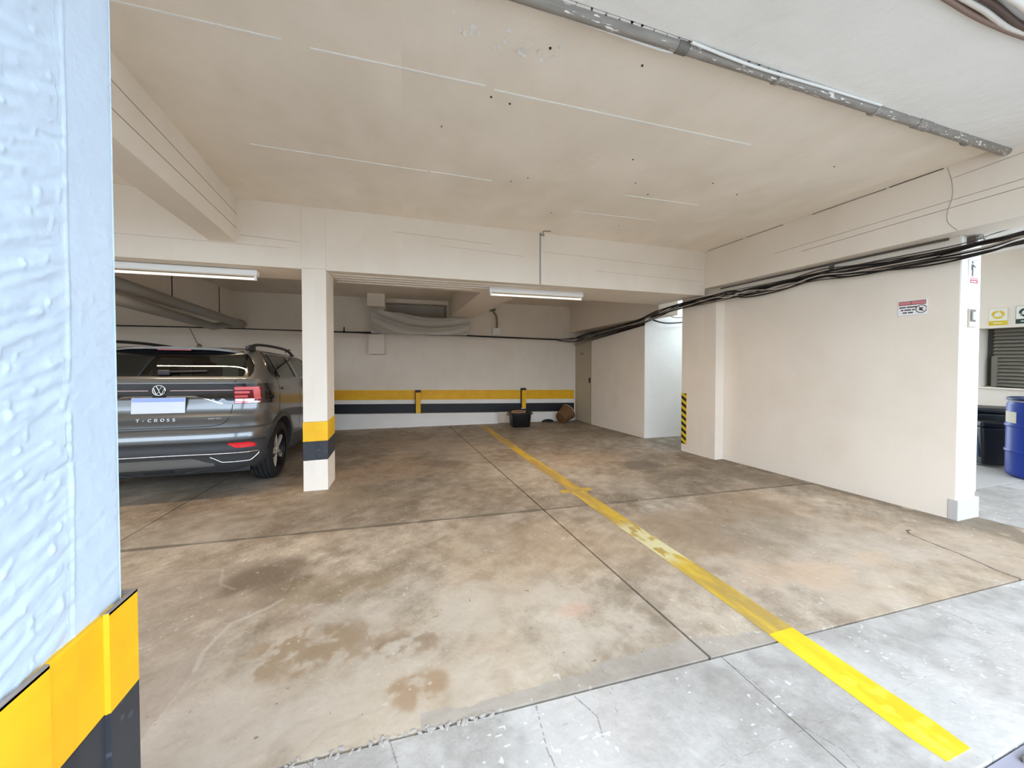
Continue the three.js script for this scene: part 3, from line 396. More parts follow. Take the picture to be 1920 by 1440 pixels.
{ // bundle along the right wall, dropping to the back wall
  const n = 11, cols = [0x131313, 0x1a1614, 0x0f0f10, 0x4a4038, 0x17130f, 0x2a211c, 0xb8ada0, 0x101010, 0x3a2f28, 0x151515, 0x8d8477];
  for (let c = 0; c < n; c++) {
    const r = [0.009, 0.007, 0.010, 0.006, 0.009, 0.006, 0.007, 0.009, 0.005, 0.008, 0.006][c], a = c / n * 6.28, q = 0.042, ox = 0.5 * q * Math.cos(a), oy = q * Math.sin(a), w = () => (rnd() - 0.5) * 0.05;
    const key = [[3.70, 2.21, -0.9], [4.0, 2.245, -1.21], [4.19, 2.272, -1.45], [4.285, 2.285, -1.8], [4.295, 2.30, -2.3], [4.295, 2.315, -2.6], [4.295, 2.295, -3.0], [4.29, 2.285, -3.4], [4.22, 2.275, -3.62], [4.150, 2.265, -3.78], [4.14, 2.24, -4.35], [4.14, 2.16, -4.95], [4.13, 2.09, -5.4], [4.13, 2.00, -6.3], [4.13, 1.93, -7.1], [4.16, 1.885, -7.7], [4.14, 1.87, -8.05], [3.8, 1.87, -8.22], [3.1, 1.885, -8.255], [1.9, 1.925, -8.26], [1.0, 1.94, -8.26], [-0.3, 1.955, -8.13], [-0.6, 1.955, -8.13], [-1.4, 1.96, -8.255], [-4.0, 2.0, -8.255], [-6.7, 2.0, -8.26]];
    const short = c > 2, N = short ? 18 : key.length, pts = [];
    for (let k = 0; k < N; k++) { const [x, y, z] = key[k], late = k > 16 ? 0.35 : 1, tight = k > 2 && k < 16 ? 1 : 0.8; pts.push([Math.min(x + ox * tight, k > 3 && k < 8 ? 4.34 - r : 9) + w() * 0.3 * late * (k > 2 && k < 8 ? 0.2 : 1), y + (oy + w()) * late, k >= 17 ? Math.max(z + Math.abs(ox) * 0.6, -8.235 + (k === 21 || k === 22 ? 0.12 : 0)) : z + (k < 2 ? oy * 0.4 : 0)]); }
    tag(mesh('cable', tube(pts, r, N * 12, 7), std(cols[c], 0.55)), c === 6 ? 'pale grey cable in the black bundle along the right wall' : c === 10 ? 'thin dull grey cable in the bundle along the right wall' : short ? 'dark cable of the bundle slung along the right wall' : 'dark cable running along the right wall and on across the back wall', 'cable', short ? 'cables slung along the right wall' : 'cables reaching the back wall');
  }
  tag(mesh('wall_conduit', [tube([[4.335, 2.415, -3.85], [4.335, 2.424, -2.5], [4.335, 2.424, -1.68]], 0.009, 30, 8), metreUV(rbox(4.318, 4.349, 2.36, 2.43, -2.52, -2.49, 0.003))], std(0x5c564e, 0.5)), 'thin grey conduit tucked under the right beam', 'conduit');
  tag(mesh('signal_wire', tube([[4.34, 2.36, -3.8], [4.335, 2.355, -3.0], [4.335, 2.365, -2.2], [4.335, 2.36, -1.72], [4.37, 2.375, -1.57], [4.5, 2.41, -1.56], [4.66, 2.458, -1.58], [5.0, 2.548, -1.59], [5.4, 2.66, -1.6]], 0.004, 80, 6), mDark), 'single thin black wire above the cable bundle', 'wire');
  const t = thing('wall_bracket', 'small dark box bracket high on the end of the right wall', 'bracket', [4.44, 2.36, -1.585]);
  mesh('box', rbox(-0.025, 0.01, -0.01, 0.065, -0.035, 0.02, 0.004), std(0x5a4a40, 0.6), t); mesh('arm', tube([[0, 0.06, 0.02], [0.05, 0.07, 0.03], [0.08, 0.03, 0.03]], 0.006, 14, 6), mGreyPipe, t);
  tag(mesh('slanting_pipe', tube([[4.43, 2.405, -1.585], [4.50, 2.418, -1.58], [4.545, 2.45, -1.58], [4.66, 2.522, -1.579], [4.9, 2.623, -1.571], [5.3, 2.777, -1.567]], 0.013, 40, 10), std(0xa99c8a, 0.5)), 'beige pipe slanting up from the bracket towards the right', 'pipe');
  tag(mesh('looped_cable', tube([[4.5, 2.13, -5.45], [4.7, 2.08, -5.40], [5.0, 2.09, -5.40], [5.3, 2.13, -5.40], [5.6, 2.2, -5.40], [5.9, 2.2, -5.44]], 0.014, 50, 8), mBlack), 'black cable sagging across the bright side passage', 'cable');
  tag(mesh('hanging_cable', tube([[4.5, 2.28, -5.45], [4.75, 2.25, -5.42], [4.95, 2.19, -5.40], [5.2, 2.21, -5.40], [5.5, 2.3, -5.44]], 0.007, 50, 8), mDark), 'thin loop of wire above the sagging cable in the passage', 'cable');
}
{ // junction box and flexible hose on the back wall
  const t = thing('junction_box', 'white junction box with a green hose on the back wall', 'box', [2.18, 1.98, -8.283]);
  mesh('box', rbox(-0.09, 0.09, 0, 0.16, 0, 0.07, 0.008), mWhite, t); mesh('green_hose', tube([[0.02, 0.15, 0.04], [0.02, 0.30, 0.05], [-0.01, 0.46, 0.08], [-0.10, 0.57, 0.10]], 0.022, 30, 10), std(0x7d7a45, 0.6), t); mesh('hose_end', rod([-0.17, 0.58, 0.10], [-0.03, 0.60, 0.10], 0.03, 12), std(0x77705a, 0.6), t);
  const t2 = thing('pipe_bracket', 'tiny dark clamp on the back wall just right of the column', 'bracket', [-1.22, 1.98, -8.3]); mesh('stem', rod([0, 0, 0.03], [0, 0.10, 0.03], 0.012, 8), mDark, t2); mesh('foot', rbox(-0.025, 0.025, -0.02, 0.02, 0, 0.05, 0.004), mDark, t2);
}

// ------------------------------------------------------------------ signs
const canvasTex = (w, h, draw) => { const c = document.createElement('canvas'); c.width = w; c.height = h; const k = c.getContext('2d'); draw(k, w, h); const t = new THREE.CanvasTexture(c); t.colorSpace = THREE.SRGBColorSpace; return t; };
function sign(name, label, w, h, pos, turn, tilt, draw, frame = 0xe6e2da, group) {
  const t = thing(name, label, 'sign', pos, turn, group); t.rotation.z = 0; const b = mesh('plate', rbox(-w / 2, w / 2, -h / 2, h / 2, 0, 0.004, 0.0015), std(frame, 0.5), t); b.rotation.z = tilt;
  const p = mesh('print', new THREE.PlaneGeometry(w * 0.985, h * 0.985), new THREE.MeshStandardMaterial({ map: canvasTex(Math.round(512 * Math.sqrt(w / h)), Math.round(512 * Math.sqrt(h / w)), draw), roughness: 0.45 }), t); p.position.z = 0.0046; p.rotation.z = tilt; return t;
}
sign('warning_sign', 'white wall sign with red header and a crossed-out circle', 0.185, 0.135, [4.349, 1.885, -1.895], -Math.PI / 2, 0.0, (k, w, h) => {
  k.fillStyle = '#ece7e2'; k.fillRect(0, 0, w, h); k.fillStyle = '#5c2426'; k.fillRect(w * 0.02, h * 0.05, w * 0.96, h * 0.27); k.fillStyle = '#cf7f80'; k.fillRect(w * 0.035, h * 0.08, w * 0.42, h * 0.2); k.fillRect(w * 0.475, h * 0.08, w * 0.49, h * 0.2);
  k.fillStyle = '#3a3132'; const row = (x, y, ww) => { for (let i = 0; i < ww.length; i++) { k.fillRect(x * w, y * h, ww[i] * w, h * 0.085); x += ww[i] + 0.03; } }; row(0.04, 0.42, [0.24, 0.36]); row(0.1, 0.6, [0.1, 0.24, 0.1]); row(0.17, 0.78, [0.16, 0.18]);
  k.strokeStyle = '#3a2426'; k.lineWidth = h * 0.045; k.beginPath(); k.arc(w * 0.82, h * 0.63, h * 0.25, 0, 7); k.stroke(); k.fillStyle = '#33282a'; k.beginPath(); k.moveTo(w * 0.72, h * 0.66); k.lineTo(w * 0.78, h * 0.56); k.lineTo(w * 0.9, h * 0.52); k.lineTo(w * 0.88, h * 0.6); k.lineTo(w * 0.82, h * 0.64); k.lineTo(w * 0.86, h * 0.76); k.lineTo(w * 0.78, h * 0.72); k.fill(); k.beginPath(); k.moveTo(w * 0.74, h * 0.48); k.lineTo(w * 0.9, h * 0.78); k.stroke();
});
sign('figure_sign', 'white sign with a black standing figure and red box on the wall end', 0.155, 0.205, [4.519, 2.147, -1.612], 0, 0, (k, w, h) => {
  k.fillStyle = '#e4e6e2'; k.fillRect(0, 0, w, h); k.strokeStyle = '#8c857b'; k.lineWidth = 6; k.strokeRect(3, 3, w - 6, h - 6); k.fillStyle = '#2a2723'; k.beginPath(); k.arc(w * 0.36, h * 0.11, w * 0.075, 0, 7); k.fill();
  k.beginPath(); k.moveTo(w * 0.24, h * 0.2); k.lineTo(w * 0.42, h * 0.19); k.lineTo(w * 0.7, h * 0.29); k.lineTo(w * 0.68, h * 0.32); k.lineTo(w * 0.44, h * 0.28); k.lineTo(w * 0.44, h * 0.45); k.lineTo(w * 0.42, h * 0.68); k.lineTo(w * 0.29, h * 0.68); k.lineTo(w * 0.29, h * 0.42); k.lineTo(w * 0.24, h * 0.42); k.fill();
  k.fillStyle = '#b3393c'; k.fillRect(w * 0.13, h * 0.74, w * 0.76, h * 0.21); k.fillStyle = '#e9a9a5'; k.fillRect(w * 0.15, h * 0.76, w * 0.72, h * 0.06); k.fillStyle = '#f3e9e4'; k.fillRect(w * 0.24, h * 0.865, w * 0.52, h * 0.045);
});
{
  const t = thing('call_button', 'beige framed push-button panel on the white wall end', 'switch', [4.50, 1.765, -1.612]);
  mesh('frame', rbox(-0.052, 0.052, -0.078, 0.078, 0, 0.010, 0.004), std(0xb3a68f, 0.5), t); mesh('recess', rbox(-0.040, 0.040, -0.028, 0.068, 0.008, 0.013, 0.003), std(0x6d6456, 0.6), t); const b = new RoundedBoxGeometry(0.042, 0.07, 0.014, 4, 0.006); b.translate(0, 0.018, 0.018); mesh('button', b, std(0xc9c7c0, 0.4), t); mesh('name_strip', rbox(-0.040, 0.040, -0.062, -0.032, 0.008, 0.012, 0.002), std(0xeeebe6, 0.5), t);
}
const recyc = (col) => (k, w, h) => { k.fillStyle = '#e9e2d2'; k.fillRect(0, 0, w, h); k.fillStyle = col; k.fillRect(0, h * 0.74, w, h * 0.26); k.strokeStyle = col; k.lineWidth = h * 0.11; for (let i = 0; i < 3; i++) { const a = i * 2.094 - 1.3; k.beginPath(); k.ellipse(w * 0.5, h * 0.38, w * 0.27, h * 0.19, 0, a, a + 1.5); k.stroke(); const e = a + 1.62, x = w * 0.5 + w * 0.27 * Math.cos(e), y = h * 0.38 + h * 0.19 * Math.sin(e), tx = -Math.sin(e), ty = Math.cos(e); k.fillStyle = col; k.beginPath(); k.moveTo(x + tx * w * 0.09, y + ty * h * 0.09); k.lineTo(x + ty * w * 0.1, y - tx * h * 0.1); k.lineTo(x - ty * w * 0.1, y + tx * h * 0.1); k.fill(); } k.fillStyle = '#efe7d0'; k.fillRect(w * 0.26, h * 0.84, w * 0.48, h * 0.05); k.strokeStyle = col; k.lineWidth = 8; k.strokeRect(4, 4, w - 8, h - 8); };
sign('recycling_sign', 'yellow recycling sign on the wall above the bins', 0.17, 0.25, [8.196, 2.02, -2.683], -Math.PI / 2, 0, recyc('#d9b91c'), 0xe9e2d2, 'recycling signs');
sign('recycling_sign', 'dark green recycling sign on the wall above the bins', 0.17, 0.25, [8.196, 2.028, -2.448], -Math.PI / 2, 0, recyc('#1f3a30'), 0xe9e2d2, 'recycling signs');
sign('passage_sign', 'small white sign with black symbol in the side passage', 0.20, 0.19, [5.235, 1.735, -5.506], 0, 0, (k, w, h) => { k.fillStyle = '#eef2f4'; k.fillRect(0, 0, w, h); k.strokeStyle = '#70767a'; k.lineWidth = 8; k.strokeRect(4, 4, w - 8, h - 8); k.fillStyle = '#23262a'; k.beginPath(); k.arc(w * 0.4, h * 0.3, w * 0.12, 0, 7); k.fill(); k.save(); k.translate(w * 0.58, h * 0.38); k.rotate(0.7); k.fillRect(-w * 0.2, -h * 0.06, w * 0.42, h * 0.12); k.restore(); k.fillStyle = '#9aa0a4'; k.fillRect(w * 0.2, h * 0.74, w * 0.6, h * 0.06); }, 0xe8ecee);
{ // hazard strip on the pilaster edge
  const tx = canvasTex(64, 512, (k, w, h) => { k.fillStyle = '#e0bf2a'; k.fillRect(0, 0, w, h); k.fillStyle = '#1c1a17'; for (let i = -1; i < 8; i++) { const y = i * 66 + 20; k.beginPath(); k.moveTo(0, y); k.lineTo(w, y + 34); k.lineTo(w, y + 66); k.lineTo(0, y + 32); k.fill(); } });
  const t = thing('hazard_strip', 'black and yellow striped strip on the edge of the wall pilaster', 'safety strip', [4.2, 0.078, -4.365]);
  mesh('backing', rbox(-0.008, 0, 0, 0.795, -0.05, 0.05, 0.003), std(0xd9b92a, 0.5), t); const p = mesh('stripes', new THREE.PlaneGeometry(0.098, 0.79), new THREE.MeshStandardMaterial({ map: tx, roughness: 0.5 }), t); p.rotation.y = -Math.PI / 2; p.position.set(-0.009, 0.3975, 0);
}

// ------------------------------------------------------------------ bin room
{
  const x = 7.05, z = -1.92, y = floorY(x, z) + 0.004, t = thing('blue_drum', 'bright blue open plastic drum in the bin room', 'drum', [x, y, z]);
  const pr = [[0.001, 0], [0.27, 0], [0.295, 0.02], [0.30, 0.06], [0.30, 0.28], [0.312, 0.29], [0.312, 0.31], [0.30, 0.32], [0.30, 0.58], [0.312, 0.59], [0.312, 0.61], [0.30, 0.62], [0.30, 0.84], [0.285, 0.88], [0.283, 0.90]].map((q) => new THREE.Vector2(...q));
  mesh('body', new THREE.LatheGeometry(pr, 56), std(0x03308f, 0.38), t);
  const rm = [[0.283, 0.895], [0.298, 0.897], [0.300, 0.925], [0.284, 0.93], [0.274, 0.925], [0.274, 0.80], [0.001, 0.79]].map((q) => new THREE.Vector2(...q)); mesh('rim', new THREE.LatheGeometry(rm, 56), std(0x061d4d, 0.4, 0, { side: THREE.DoubleSide }), t);
  const bd = new THREE.TorusGeometry(0.290, 0.007, 8, 56); bd.rotateX(Math.PI / 2); bd.translate(0, 0.893, 0); mesh('pale_band', bd, std(0xd8cfc0, 0.5), t);
  const lb = new THREE.CylinderGeometry(0.303, 0.303, 0.13, 12, 1, true, 3.62, 0.55); lb.translate(0, 0.70, 0); mesh('paper_label', lb, std(0xe2d9c2, 0.7, 0, { side: THREE.DoubleSide }), t);
}
function bin(x, z, w, d, h, turn, label) {
  const y = floorY(x, z) + 0.004, t = thing('waste_bin', label, 'bin', [x, y, z], turn, 'dark bins in the bin room');
  const g = new RoundedBoxGeometry(w, h - 0.1, d, 3, 0.03), p = g.attributes.position; for (let i = 0; i < p.count; i++) { const k = 0.82 + 0.18 * (p.getY(i) / (h - 0.1) + 0.5); p.setX(i, p.getX(i) * k); p.setZ(i, p.getZ(i) * k); } g.computeVertexNormals(); g.translate(0, (h - 0.1) / 2 + 0.03, 0); mesh('body', g, std(0x15181c, 0.4), t);
  mesh('lid', rbox(-w / 2 - 0.02, w / 2 + 0.02, h - 0.07, h, -d / 2 - 0.02, d / 2 + 0.03, 0.025, 3), std(0x101114, 0.4), t); mesh('rib', rbox(-w * 0.46 - 0.01, -w * 0.46 + 0.02, 0.12, h - 0.1, d * 0.2, d * 0.28, 0.01), std(0x4a5866, 0.35), t);
  for (const s of [-1, 1]) mesh('wheel', rod([s * w * 0.36 - 0.02, 0.06, -d * 0.36], [s * w * 0.36 + 0.02, 0.06, -d * 0.36], 0.06, 16), mBlack, t);
}
bin(7.80, -2.62, 0.46, 0.42, 0.76, -0.9, 'tall black lidded bin against the wall behind the blue drum'); bin(7.42, -2.47, 0.34, 0.30, 0.60, -0.7, 'smaller dark bin half hidden behind the blue drum');
{ // louvred opening in the far wall
  const t = struct('window_1', box(8.46, 8.49, 1.0, 1.86, -2.855, -1.91), std(0x4a453c, 0.8));
  for (let i = 0; i < 16; i++) { const g = rbox(-0.03, 0.03, -0.005, 0.005, -0.43, 0.43, 0.002); g.rotateZ(0.7); g.translate(8.40, 1.03 + i * 0.053, -2.35); mesh('louvre', g, std(0x8a8272, 0.6), t); }
  mesh('sill', rbox(8.17, 8.5, 0.975, 1.0, -2.85, -1.85, 0.006), mCream, t); mesh('mullion', rbox(8.36, 8.42, 1.0, 1.45, -2.79, -2.74, 0.004), std(0x7b7465, 0.6), t);
}

// ------------------------------------------------------------------ the parked car
{
  const font = globalThis.__font, Xc = -2.26, Zc = -4.675;
  const car = thing('car', 'dark grey compact SUV parked nose-in beside the slim column', 'car', [Xc, floorY(Xc, Zc) + 0.0025, Zc]);
  { const ex = V(1, -0.018, 0).normalize(), ny = V(0.018, 1, -0.051).normalize(), ez = V().crossVectors(ex, ny); car.quaternion.setFromRotationMatrix(new THREE.Matrix4().makeBasis(ex, ny, ez)); }
  const n1 = 5, n2 = 14;
  const W = table([[0.20, 0.80], [0.26, 0.845], [0.34, 0.872], [0.50, 0.884], [0.70, 0.888], [0.90, 0.885], [0.98, 0.882], [1.05, 0.872], [1.10, 0.862], [1.15, 0.848], [1.20, 0.822], [1.28, 0.782], [1.36, 0.738], [1.42, 0.70], [1.455, 0.665], [1.475, 0.62], [1.49, 0.56], [1.503, 0.46], [1.512, 0.30], [1.517, 0.1]]);
  const ZR = table([[0.20, 0.44], [0.25, 0.50], [0.30, 0.545], [0.36, 0.565], [0.40, 0.585], [0.425, 0.60], [0.44, 0.600], [0.50, 0.598], [0.525, 0.612], [0.545, 0.643], [0.635, 0.622], [0.645, 0.600], [0.655, 0.540], [0.70, 0.540], [0.755, 0.556], [0.775, 0.560], [0.79, 0.545], [0.82, 0.528], [0.95, 0.503], [0.975, 0.520], [1.05, 0.531], [1.10, 0.538], [1.15, 0.518], [1.17, 0.490], [1.28, 0.410], [1.36, 0.340], [1.42, 0.290], [1.455, 0.255], [1.475, 0.20], [1.49, 0.10], [1.503, -0.08], [1.512, -0.3], [1.517, -0.55]]);
  const ZF = table([[0.20, -3.30], [0.26, -3.40], [0.40, -3.46], [0.60, -3.46], [0.75, -3.41], [0.84, -3.32], [0.92, -3.05], [0.98, -2.72], [1.02, -2.52], [1.10, -2.36], [1.15, -2.27], [1.20, -2.18], [1.28, -2.02], [1.36, -1.85], [1.42, -1.70], [1.455, -1.58], [1.475, -1.48], [1.49, -1.38], [1.503, -1.22], [1.512, -1.0], [1.517, -0.75]]);
  const mid = (y) => (ZR(y) + ZF(y)) / 2, half = (y) => (ZR(y) - ZF(y)) / 2;
  const rearZ = (x, y) => mid(y) + half(y) * Math.pow(Math.max(1e-6, 1 - Math.pow(Math.min(0.9999, Math.abs(x) / W(y)), n1)), 1 / n2);
  const frontZ = (x, y) => 2 * mid(y) - rearZ(x, y);
  const sideX = (z, y) => W(y) * Math.pow(Math.max(1e-6, 1 - Math.pow(Math.min(0.9999, Math.abs((z - mid(y)) / half(y))), n2)), 1 / n1);
  const xs = [0, 0.15, 0.3, 0.45, 0.57, 0.67, 0.75, 0.81, 0.86, 0.9, 0.93, 0.955, 0.975], zs = [0.80, 0.74, 0.68, 0.6, 0.5, 0.4, 0.3, 0.2, 0.1, 0];
  const contour = (y) => { // half contour, rear centre -> right side -> front centre, then mirrored
    const r = []; for (const f of xs) r.push([f * W(y), rearZ(f * W(y), y)]); for (const q of zs) { const z = mid(y) + q * half(y); r.push([sideX(z, y), z]); } for (const q of zs.slice(0, -1).reverse()) { const z = mid(y) - q * half(y); r.push([sideX(z, y), z]); } for (const f of [...xs].reverse()) r.push([f * W(y), frontZ(f * W(y), y)]);
    const l = r.slice(1, -1).reverse().map(([x, z]) => [-x, z]); return [...r, ...l];
  };
  function stack(ys) {
    const pos = [], idx = []; let n = 0; ys.forEach((y) => { const c = contour(y); n = c.length; c.forEach(([x, z]) => pos.push(x, y, z)); });
    for (let a = 0; a < ys.length - 1; a++) for (let k = 0; k < n; k++) { const i = a * n + k, j = a * n + (k + 1) % n; idx.push(i, j, i + n, j, j + n, i + n); }
    for (const [a, flip] of [[0, 1], [ys.length - 1, 0]]) { const y = ys[a], c = pos.length / 3; pos.push(0, y, mid(y)); for (let k = 0; k < n; k++) { const i = a * n + k, j = a * n + (k + 1) % n; flip ? idx.push(c, j, i) : idx.push(c, i, j); } }
    const g = new THREE.BufferGeometry(); g.setAttribute('position', new THREE.Float32BufferAttribute(pos, 3)); g.setIndex(idx); g.computeVertexNormals(); return g;
  }
  const rows = (a, b, s) => { const r = []; for (let y = a; y < b - 1e-6; y += s) r.push(y); r.push(b); return r; };
  // thick patch: f(u,v) -> point; th goes inward
  function patch(f, nu, nv, out = 0.004, th = 0.012) {
    const P = [], N = [], e = 1e-3; for (let j = 0; j <= nv; j++) for (let i = 0; i <= nu; i++) { const u = i / nu, v = j / nv, p = f(u, v), du = f(Math.min(1, u + e), v).sub(f(Math.max(0, u - e), v)), dv = f(u, Math.min(1, v + e)).sub(f(u, Math.max(0, v - e))); P.push(p); N.push(du.cross(dv).normalize()); }
    const c = P[Math.floor(P.length / 2)], nn = N[Math.floor(N.length / 2)], sgn = nn.dot(V(c.x, c.y - 0.8, c.z + 1.4)) < 0 ? -1 : 1, pos = [], idx = [], m = P.length;
    P.forEach((p, i) => { const q = p.clone().addScaledVector(N[i], sgn * out); pos.push(q.x, q.y, q.z); }); P.forEach((p, i) => { const q = p.clone().addScaledVector(N[i], sgn * (out - th)); pos.push(q.x, q.y, q.z); });
    const quad = (a, b, c2, d) => sgn > 0 ? idx.push(a, b, c2, b, d, c2) : idx.push(a, c2, b, b, c2, d), w = nu + 1;
    for (let j = 0; j < nv; j++) for (let i = 0; i < nu; i++) { const a = j * w + i; quad(a, a + 1, a + w, a + w + 1); quad(m + a + 1, m + a, m + a + w + 1, m + a + w); }
    for (let i = 0; i < nu; i++) { quad(m + i, m + i + 1, i, i + 1); const t2 = nv * w + i; quad(t2, t2 + 1, m + t2, m + t2 + 1); } for (let j = 0; j < nv; j++) { const a = j * w; quad(m + a, a, m + a + w, a + w); const b = j * w + nu; quad(b, m + b, b + w, m + b + w); }
    const g = new THREE.BufferGeometry(); g.setAttribute('position', new THREE.Float32BufferAttribute(pos, 3)); g.setIndex(idx); return metreUV(toCreasedNormals(g, 0.7));
  }
  const rearP = (x, y) => V(x, y, rearZ(x, y)), sideP = (s, z, y) => V(s * sideX(z, y), y, z);
  const rear = (x0, x1, y0, y1, nu = 24, nv = 8, out, th) => { const A = typeof x0 === 'function' ? x0 : () => x0, B = typeof x1 === 'function' ? x1 : () => x1; return patch((u, v) => { const y = lerp(y0, y1, v); return rearP(lerp(A(y), B(y), u), y); }, nu, nv, out, th); };
  const rearCol = (x0, x1, lo, hi, nu = 40, nv = 6, out, th) => patch((u, v) => { const x = lerp(x0, x1, u); return rearP(x, lerp(lo(x), hi(x), v)); }, nu, nv, out, th);
  const side = (s, z0, z1, y0, y1, nu = 24, nv = 8, out, th) => { const A = typeof z0 === 'function' ? z0 : () => z0, B = typeof z1 === 'function' ? z1 : () => z1; return patch((u, v) => { const y = lerp(y0, y1, v); return sideP(s, lerp(A(y), B(y), u), y); }, nu, nv, out, th); };

  const mPaint = new THREE.MeshPhysicalMaterial({ color: 0x686866, metalness: 0.6, roughness: 0.32, clearcoat: 1, clearcoatRoughness: 0.06 });
  const mGloss = new THREE.MeshPhysicalMaterial({ color: 0x0a0a0d, roughness: 0.12, clearcoat: 1, clearcoatRoughness: 0.03 }), mGlass = new THREE.MeshPhysicalMaterial({ color: 0xb4babc, transmission: 1, thickness: 0, roughness: 0.02, ior: 1.5 }), mScreen = new THREE.MeshPhysicalMaterial({ color: 0xe2ebe5, transmission: 1, thickness: 0, roughness: 0.02, ior: 1.5 }), mClad = std(0x3c3c3c, 0.5), mRed = new THREE.MeshPhysicalMaterial({ color: 0xb0141c, roughness: 0.15, clearcoat: 1 }), mPink = new THREE.MeshPhysicalMaterial({ color: 0xe0696b, roughness: 0.15, clearcoat: 1 }), mLampWhite = new THREE.MeshPhysicalMaterial({ color: 0xe9cfc8, roughness: 0.15, clearcoat: 1 });
  // lower body with wheel wells cut out
  const ev = new Evaluator(); ev.attributes = ['position', 'normal']; ev.useGroups = false;
  let body = new Brush(stack([...rows(0.20, 0.66, 0.02), ...rows(0.665, 1.15, 0.0186)])); body.updateMatrixWorld();
  for (const s of [-1, 1]) for (const z of [0, -2.65]) { const c = new Brush(new THREE.CylinderGeometry(0.375, 0.375, 0.34, 48)); c.rotation.z = Math.PI / 2; c.position.set(s * 0.80, 0.33, z); c.updateMatrixWorld(); body = ev.evaluate(body, c, SUBTRACTION); }
  const bg = body.geometry.clone(); for (const k of Object.keys(bg.attributes)) if (k !== 'position') bg.deleteAttribute(k);
  bg.clearGroups(); mesh('body_shell', metreUV(toCreasedNormals(bg.index ? bg : mergeVertices(bg), 0.55)), mPaint, car);
  mesh('roof', metreUV(toCreasedNormals(stack([1.447, 1.455, 1.465, 1.475, 1.483, 1.49, 1.497, 1.503, 1.508, 1.512, 1.517]), 0.6)), mPaint, car);
  // cabin: dark lining, seats
  mesh('cabin_floor', patch((u, v) => V(lerp(-0.78, 0.78, u), 1.156, lerp(0.42, -2.1, v)), 4, 4, 0.0, 0.004), mDark, car);
  for (const x of [-0.42, 0, 0.42]) mesh('rear_headrest', rbox(x - 0.12, x + 0.12, 1.14, 1.30, -0.42, -0.32, 0.04, 3), std(0x2a2c30, 0.8), car); for (const x of [-0.38, 0.38]) mesh('front_headrest', rbox(x - 0.13, x + 0.13, 1.10, 1.36, -1.16, -1.04, 0.045, 3), std(0x26282c, 0.8), car);
  mesh('mirror_inside', rbox(-0.11, 0.11, 1.34, 1.40, -1.62, -1.59, 0.015), mBlack, car);
  // greenhouse: glass and pillars
  const gx = table([[1.15, 0.70], [1.22, 0.715], [1.30, 0.70], [1.38, 0.645], [1.42, 0.60], [1.46, 0.54]]), gz = table([[1.15, 0.10], [1.22, 0.20], [1.30, 0.16], [1.40, 0.10], [1.46, 0.06]]), ga = table([[1.15, -1.92], [1.28, -1.70], [1.40, -1.45], [1.46, -1.30]]);
  mesh('rear_window', rear((y) => -gx(y), gx, 1.172, 1.452, 40, 14, -0.004, 0.004), mGlass, car);
  mesh('rear_window_border', [rear((y) => gx(y) - 0.06, (y) => gx(y) + 0.004, 1.17, 1.452, 8, 14, -0.0032, 0.0006), rear((y) => -gx(y) - 0.004, (y) => -gx(y) + 0.06, 1.17, 1.452, 8, 14, -0.0032, 0.0006), rear((y) => -gx(y), gx, 1.385, 1.452, 40, 4, -0.0032, 0.0006)], mGloss, car);
  mesh('tailgate_sill', rear((y) => -gx(y) - 0.004, (y) => gx(y) + 0.004, 1.145, 1.17, 40, 4, 0.0, 0.03), mPaint, car);
  const corner = (s) => patch((u, v) => { const y = lerp(1.145, 1.452, v), xa = gx(y), xb = 0.965 * W(y), zb = rearZ(xb, y), zc = gz(y); if (u < 0.6) { const x = lerp(xa, xb, u / 0.6); return V(s * x, y, rearZ(x, y)); } const z = lerp(zb, zc, (u - 0.6) / 0.4); return sideP(s, z, y); }, 24, 14, 0.0, 0.04);
  for (const s of [-1, 1]) {
    mesh('rear_pillar', corner(s), mPaint, car);
    mesh('side_window', side(s, gz, ga, 1.15, 1.445, 30, 10, -0.004, 0.004), mGlass, car);
    mesh('window_frame', [side(s, (y) => gz(y) + 0.02, ga, 1.425, 1.456, 30, 3, 0.004, 0.02), side(s, (y) => gz(y) + 0.01, ga, 1.14, 1.16, 30, 3, 0.004, 0.02), side(s, (y) => gz(y) + 0.03, (y) => gz(y) - 0.01, 1.15, 1.44, 4, 10, 0.004, 0.02), side(s, -0.02, -0.06, 1.15, 1.43, 3, 8, 0.003, 0.02), side(s, (y) => -0.63 - (y - 1.15) * 0.1, (y) => -0.76 - (y - 1.15) * 0.1, 1.15, 1.44, 4, 8, 0.003, 0.02)], mGloss, car);
    mesh('front_pillar', patch((u, v) => { const y = lerp(1.15, 1.452, v), xb = 0.90 * W(y); if (u > 0.5) { const x = lerp(xb, 0.80 * W(y), (u - 0.5) * 2); return V(s * x, y, frontZ(x, y)); } return sideP(s, lerp(ga(y), frontZ(xb, y), u * 2), y); }, 20, 10, 0.0, 0.04), mPaint, car);
    // lower cladding, arch trims, door handles, mirror
    mesh('sill_cladding', side(s, -0.44, -2.2, 0.215, 0.42, 20, 8, 0.012, 0.02), mClad, car);
    mesh('bumper_cladding', side(s, 0.50, 0.36, 0.22, 0.50, 6, 8, 0.006, 0.012), mClad, car);
    for (const z0 of [0, -2.65]) { mesh('arch_trim', patch((u, v) => { const a = lerp(-0.15, Math.PI + 0.15, u), r = lerp(0.372, 0.425, v), z = z0 + r * Math.cos(a), y = Math.max(0.21, 0.33 + r * Math.sin(a)); return V(s * sideX(z, y), y, z); }, 48, 3, 0.010, 0.03), mClad, car); }
    for (const [za, zb, ya] of [[0.10, 0.09, 0.75], [-0.70, -0.712, 0.43], [-1.75, -1.762, 0.43]]) mesh('door_gap', side(s, za, zb, ya, 1.14, 2, 8, 0.0012, 0.003), mBlack, car);
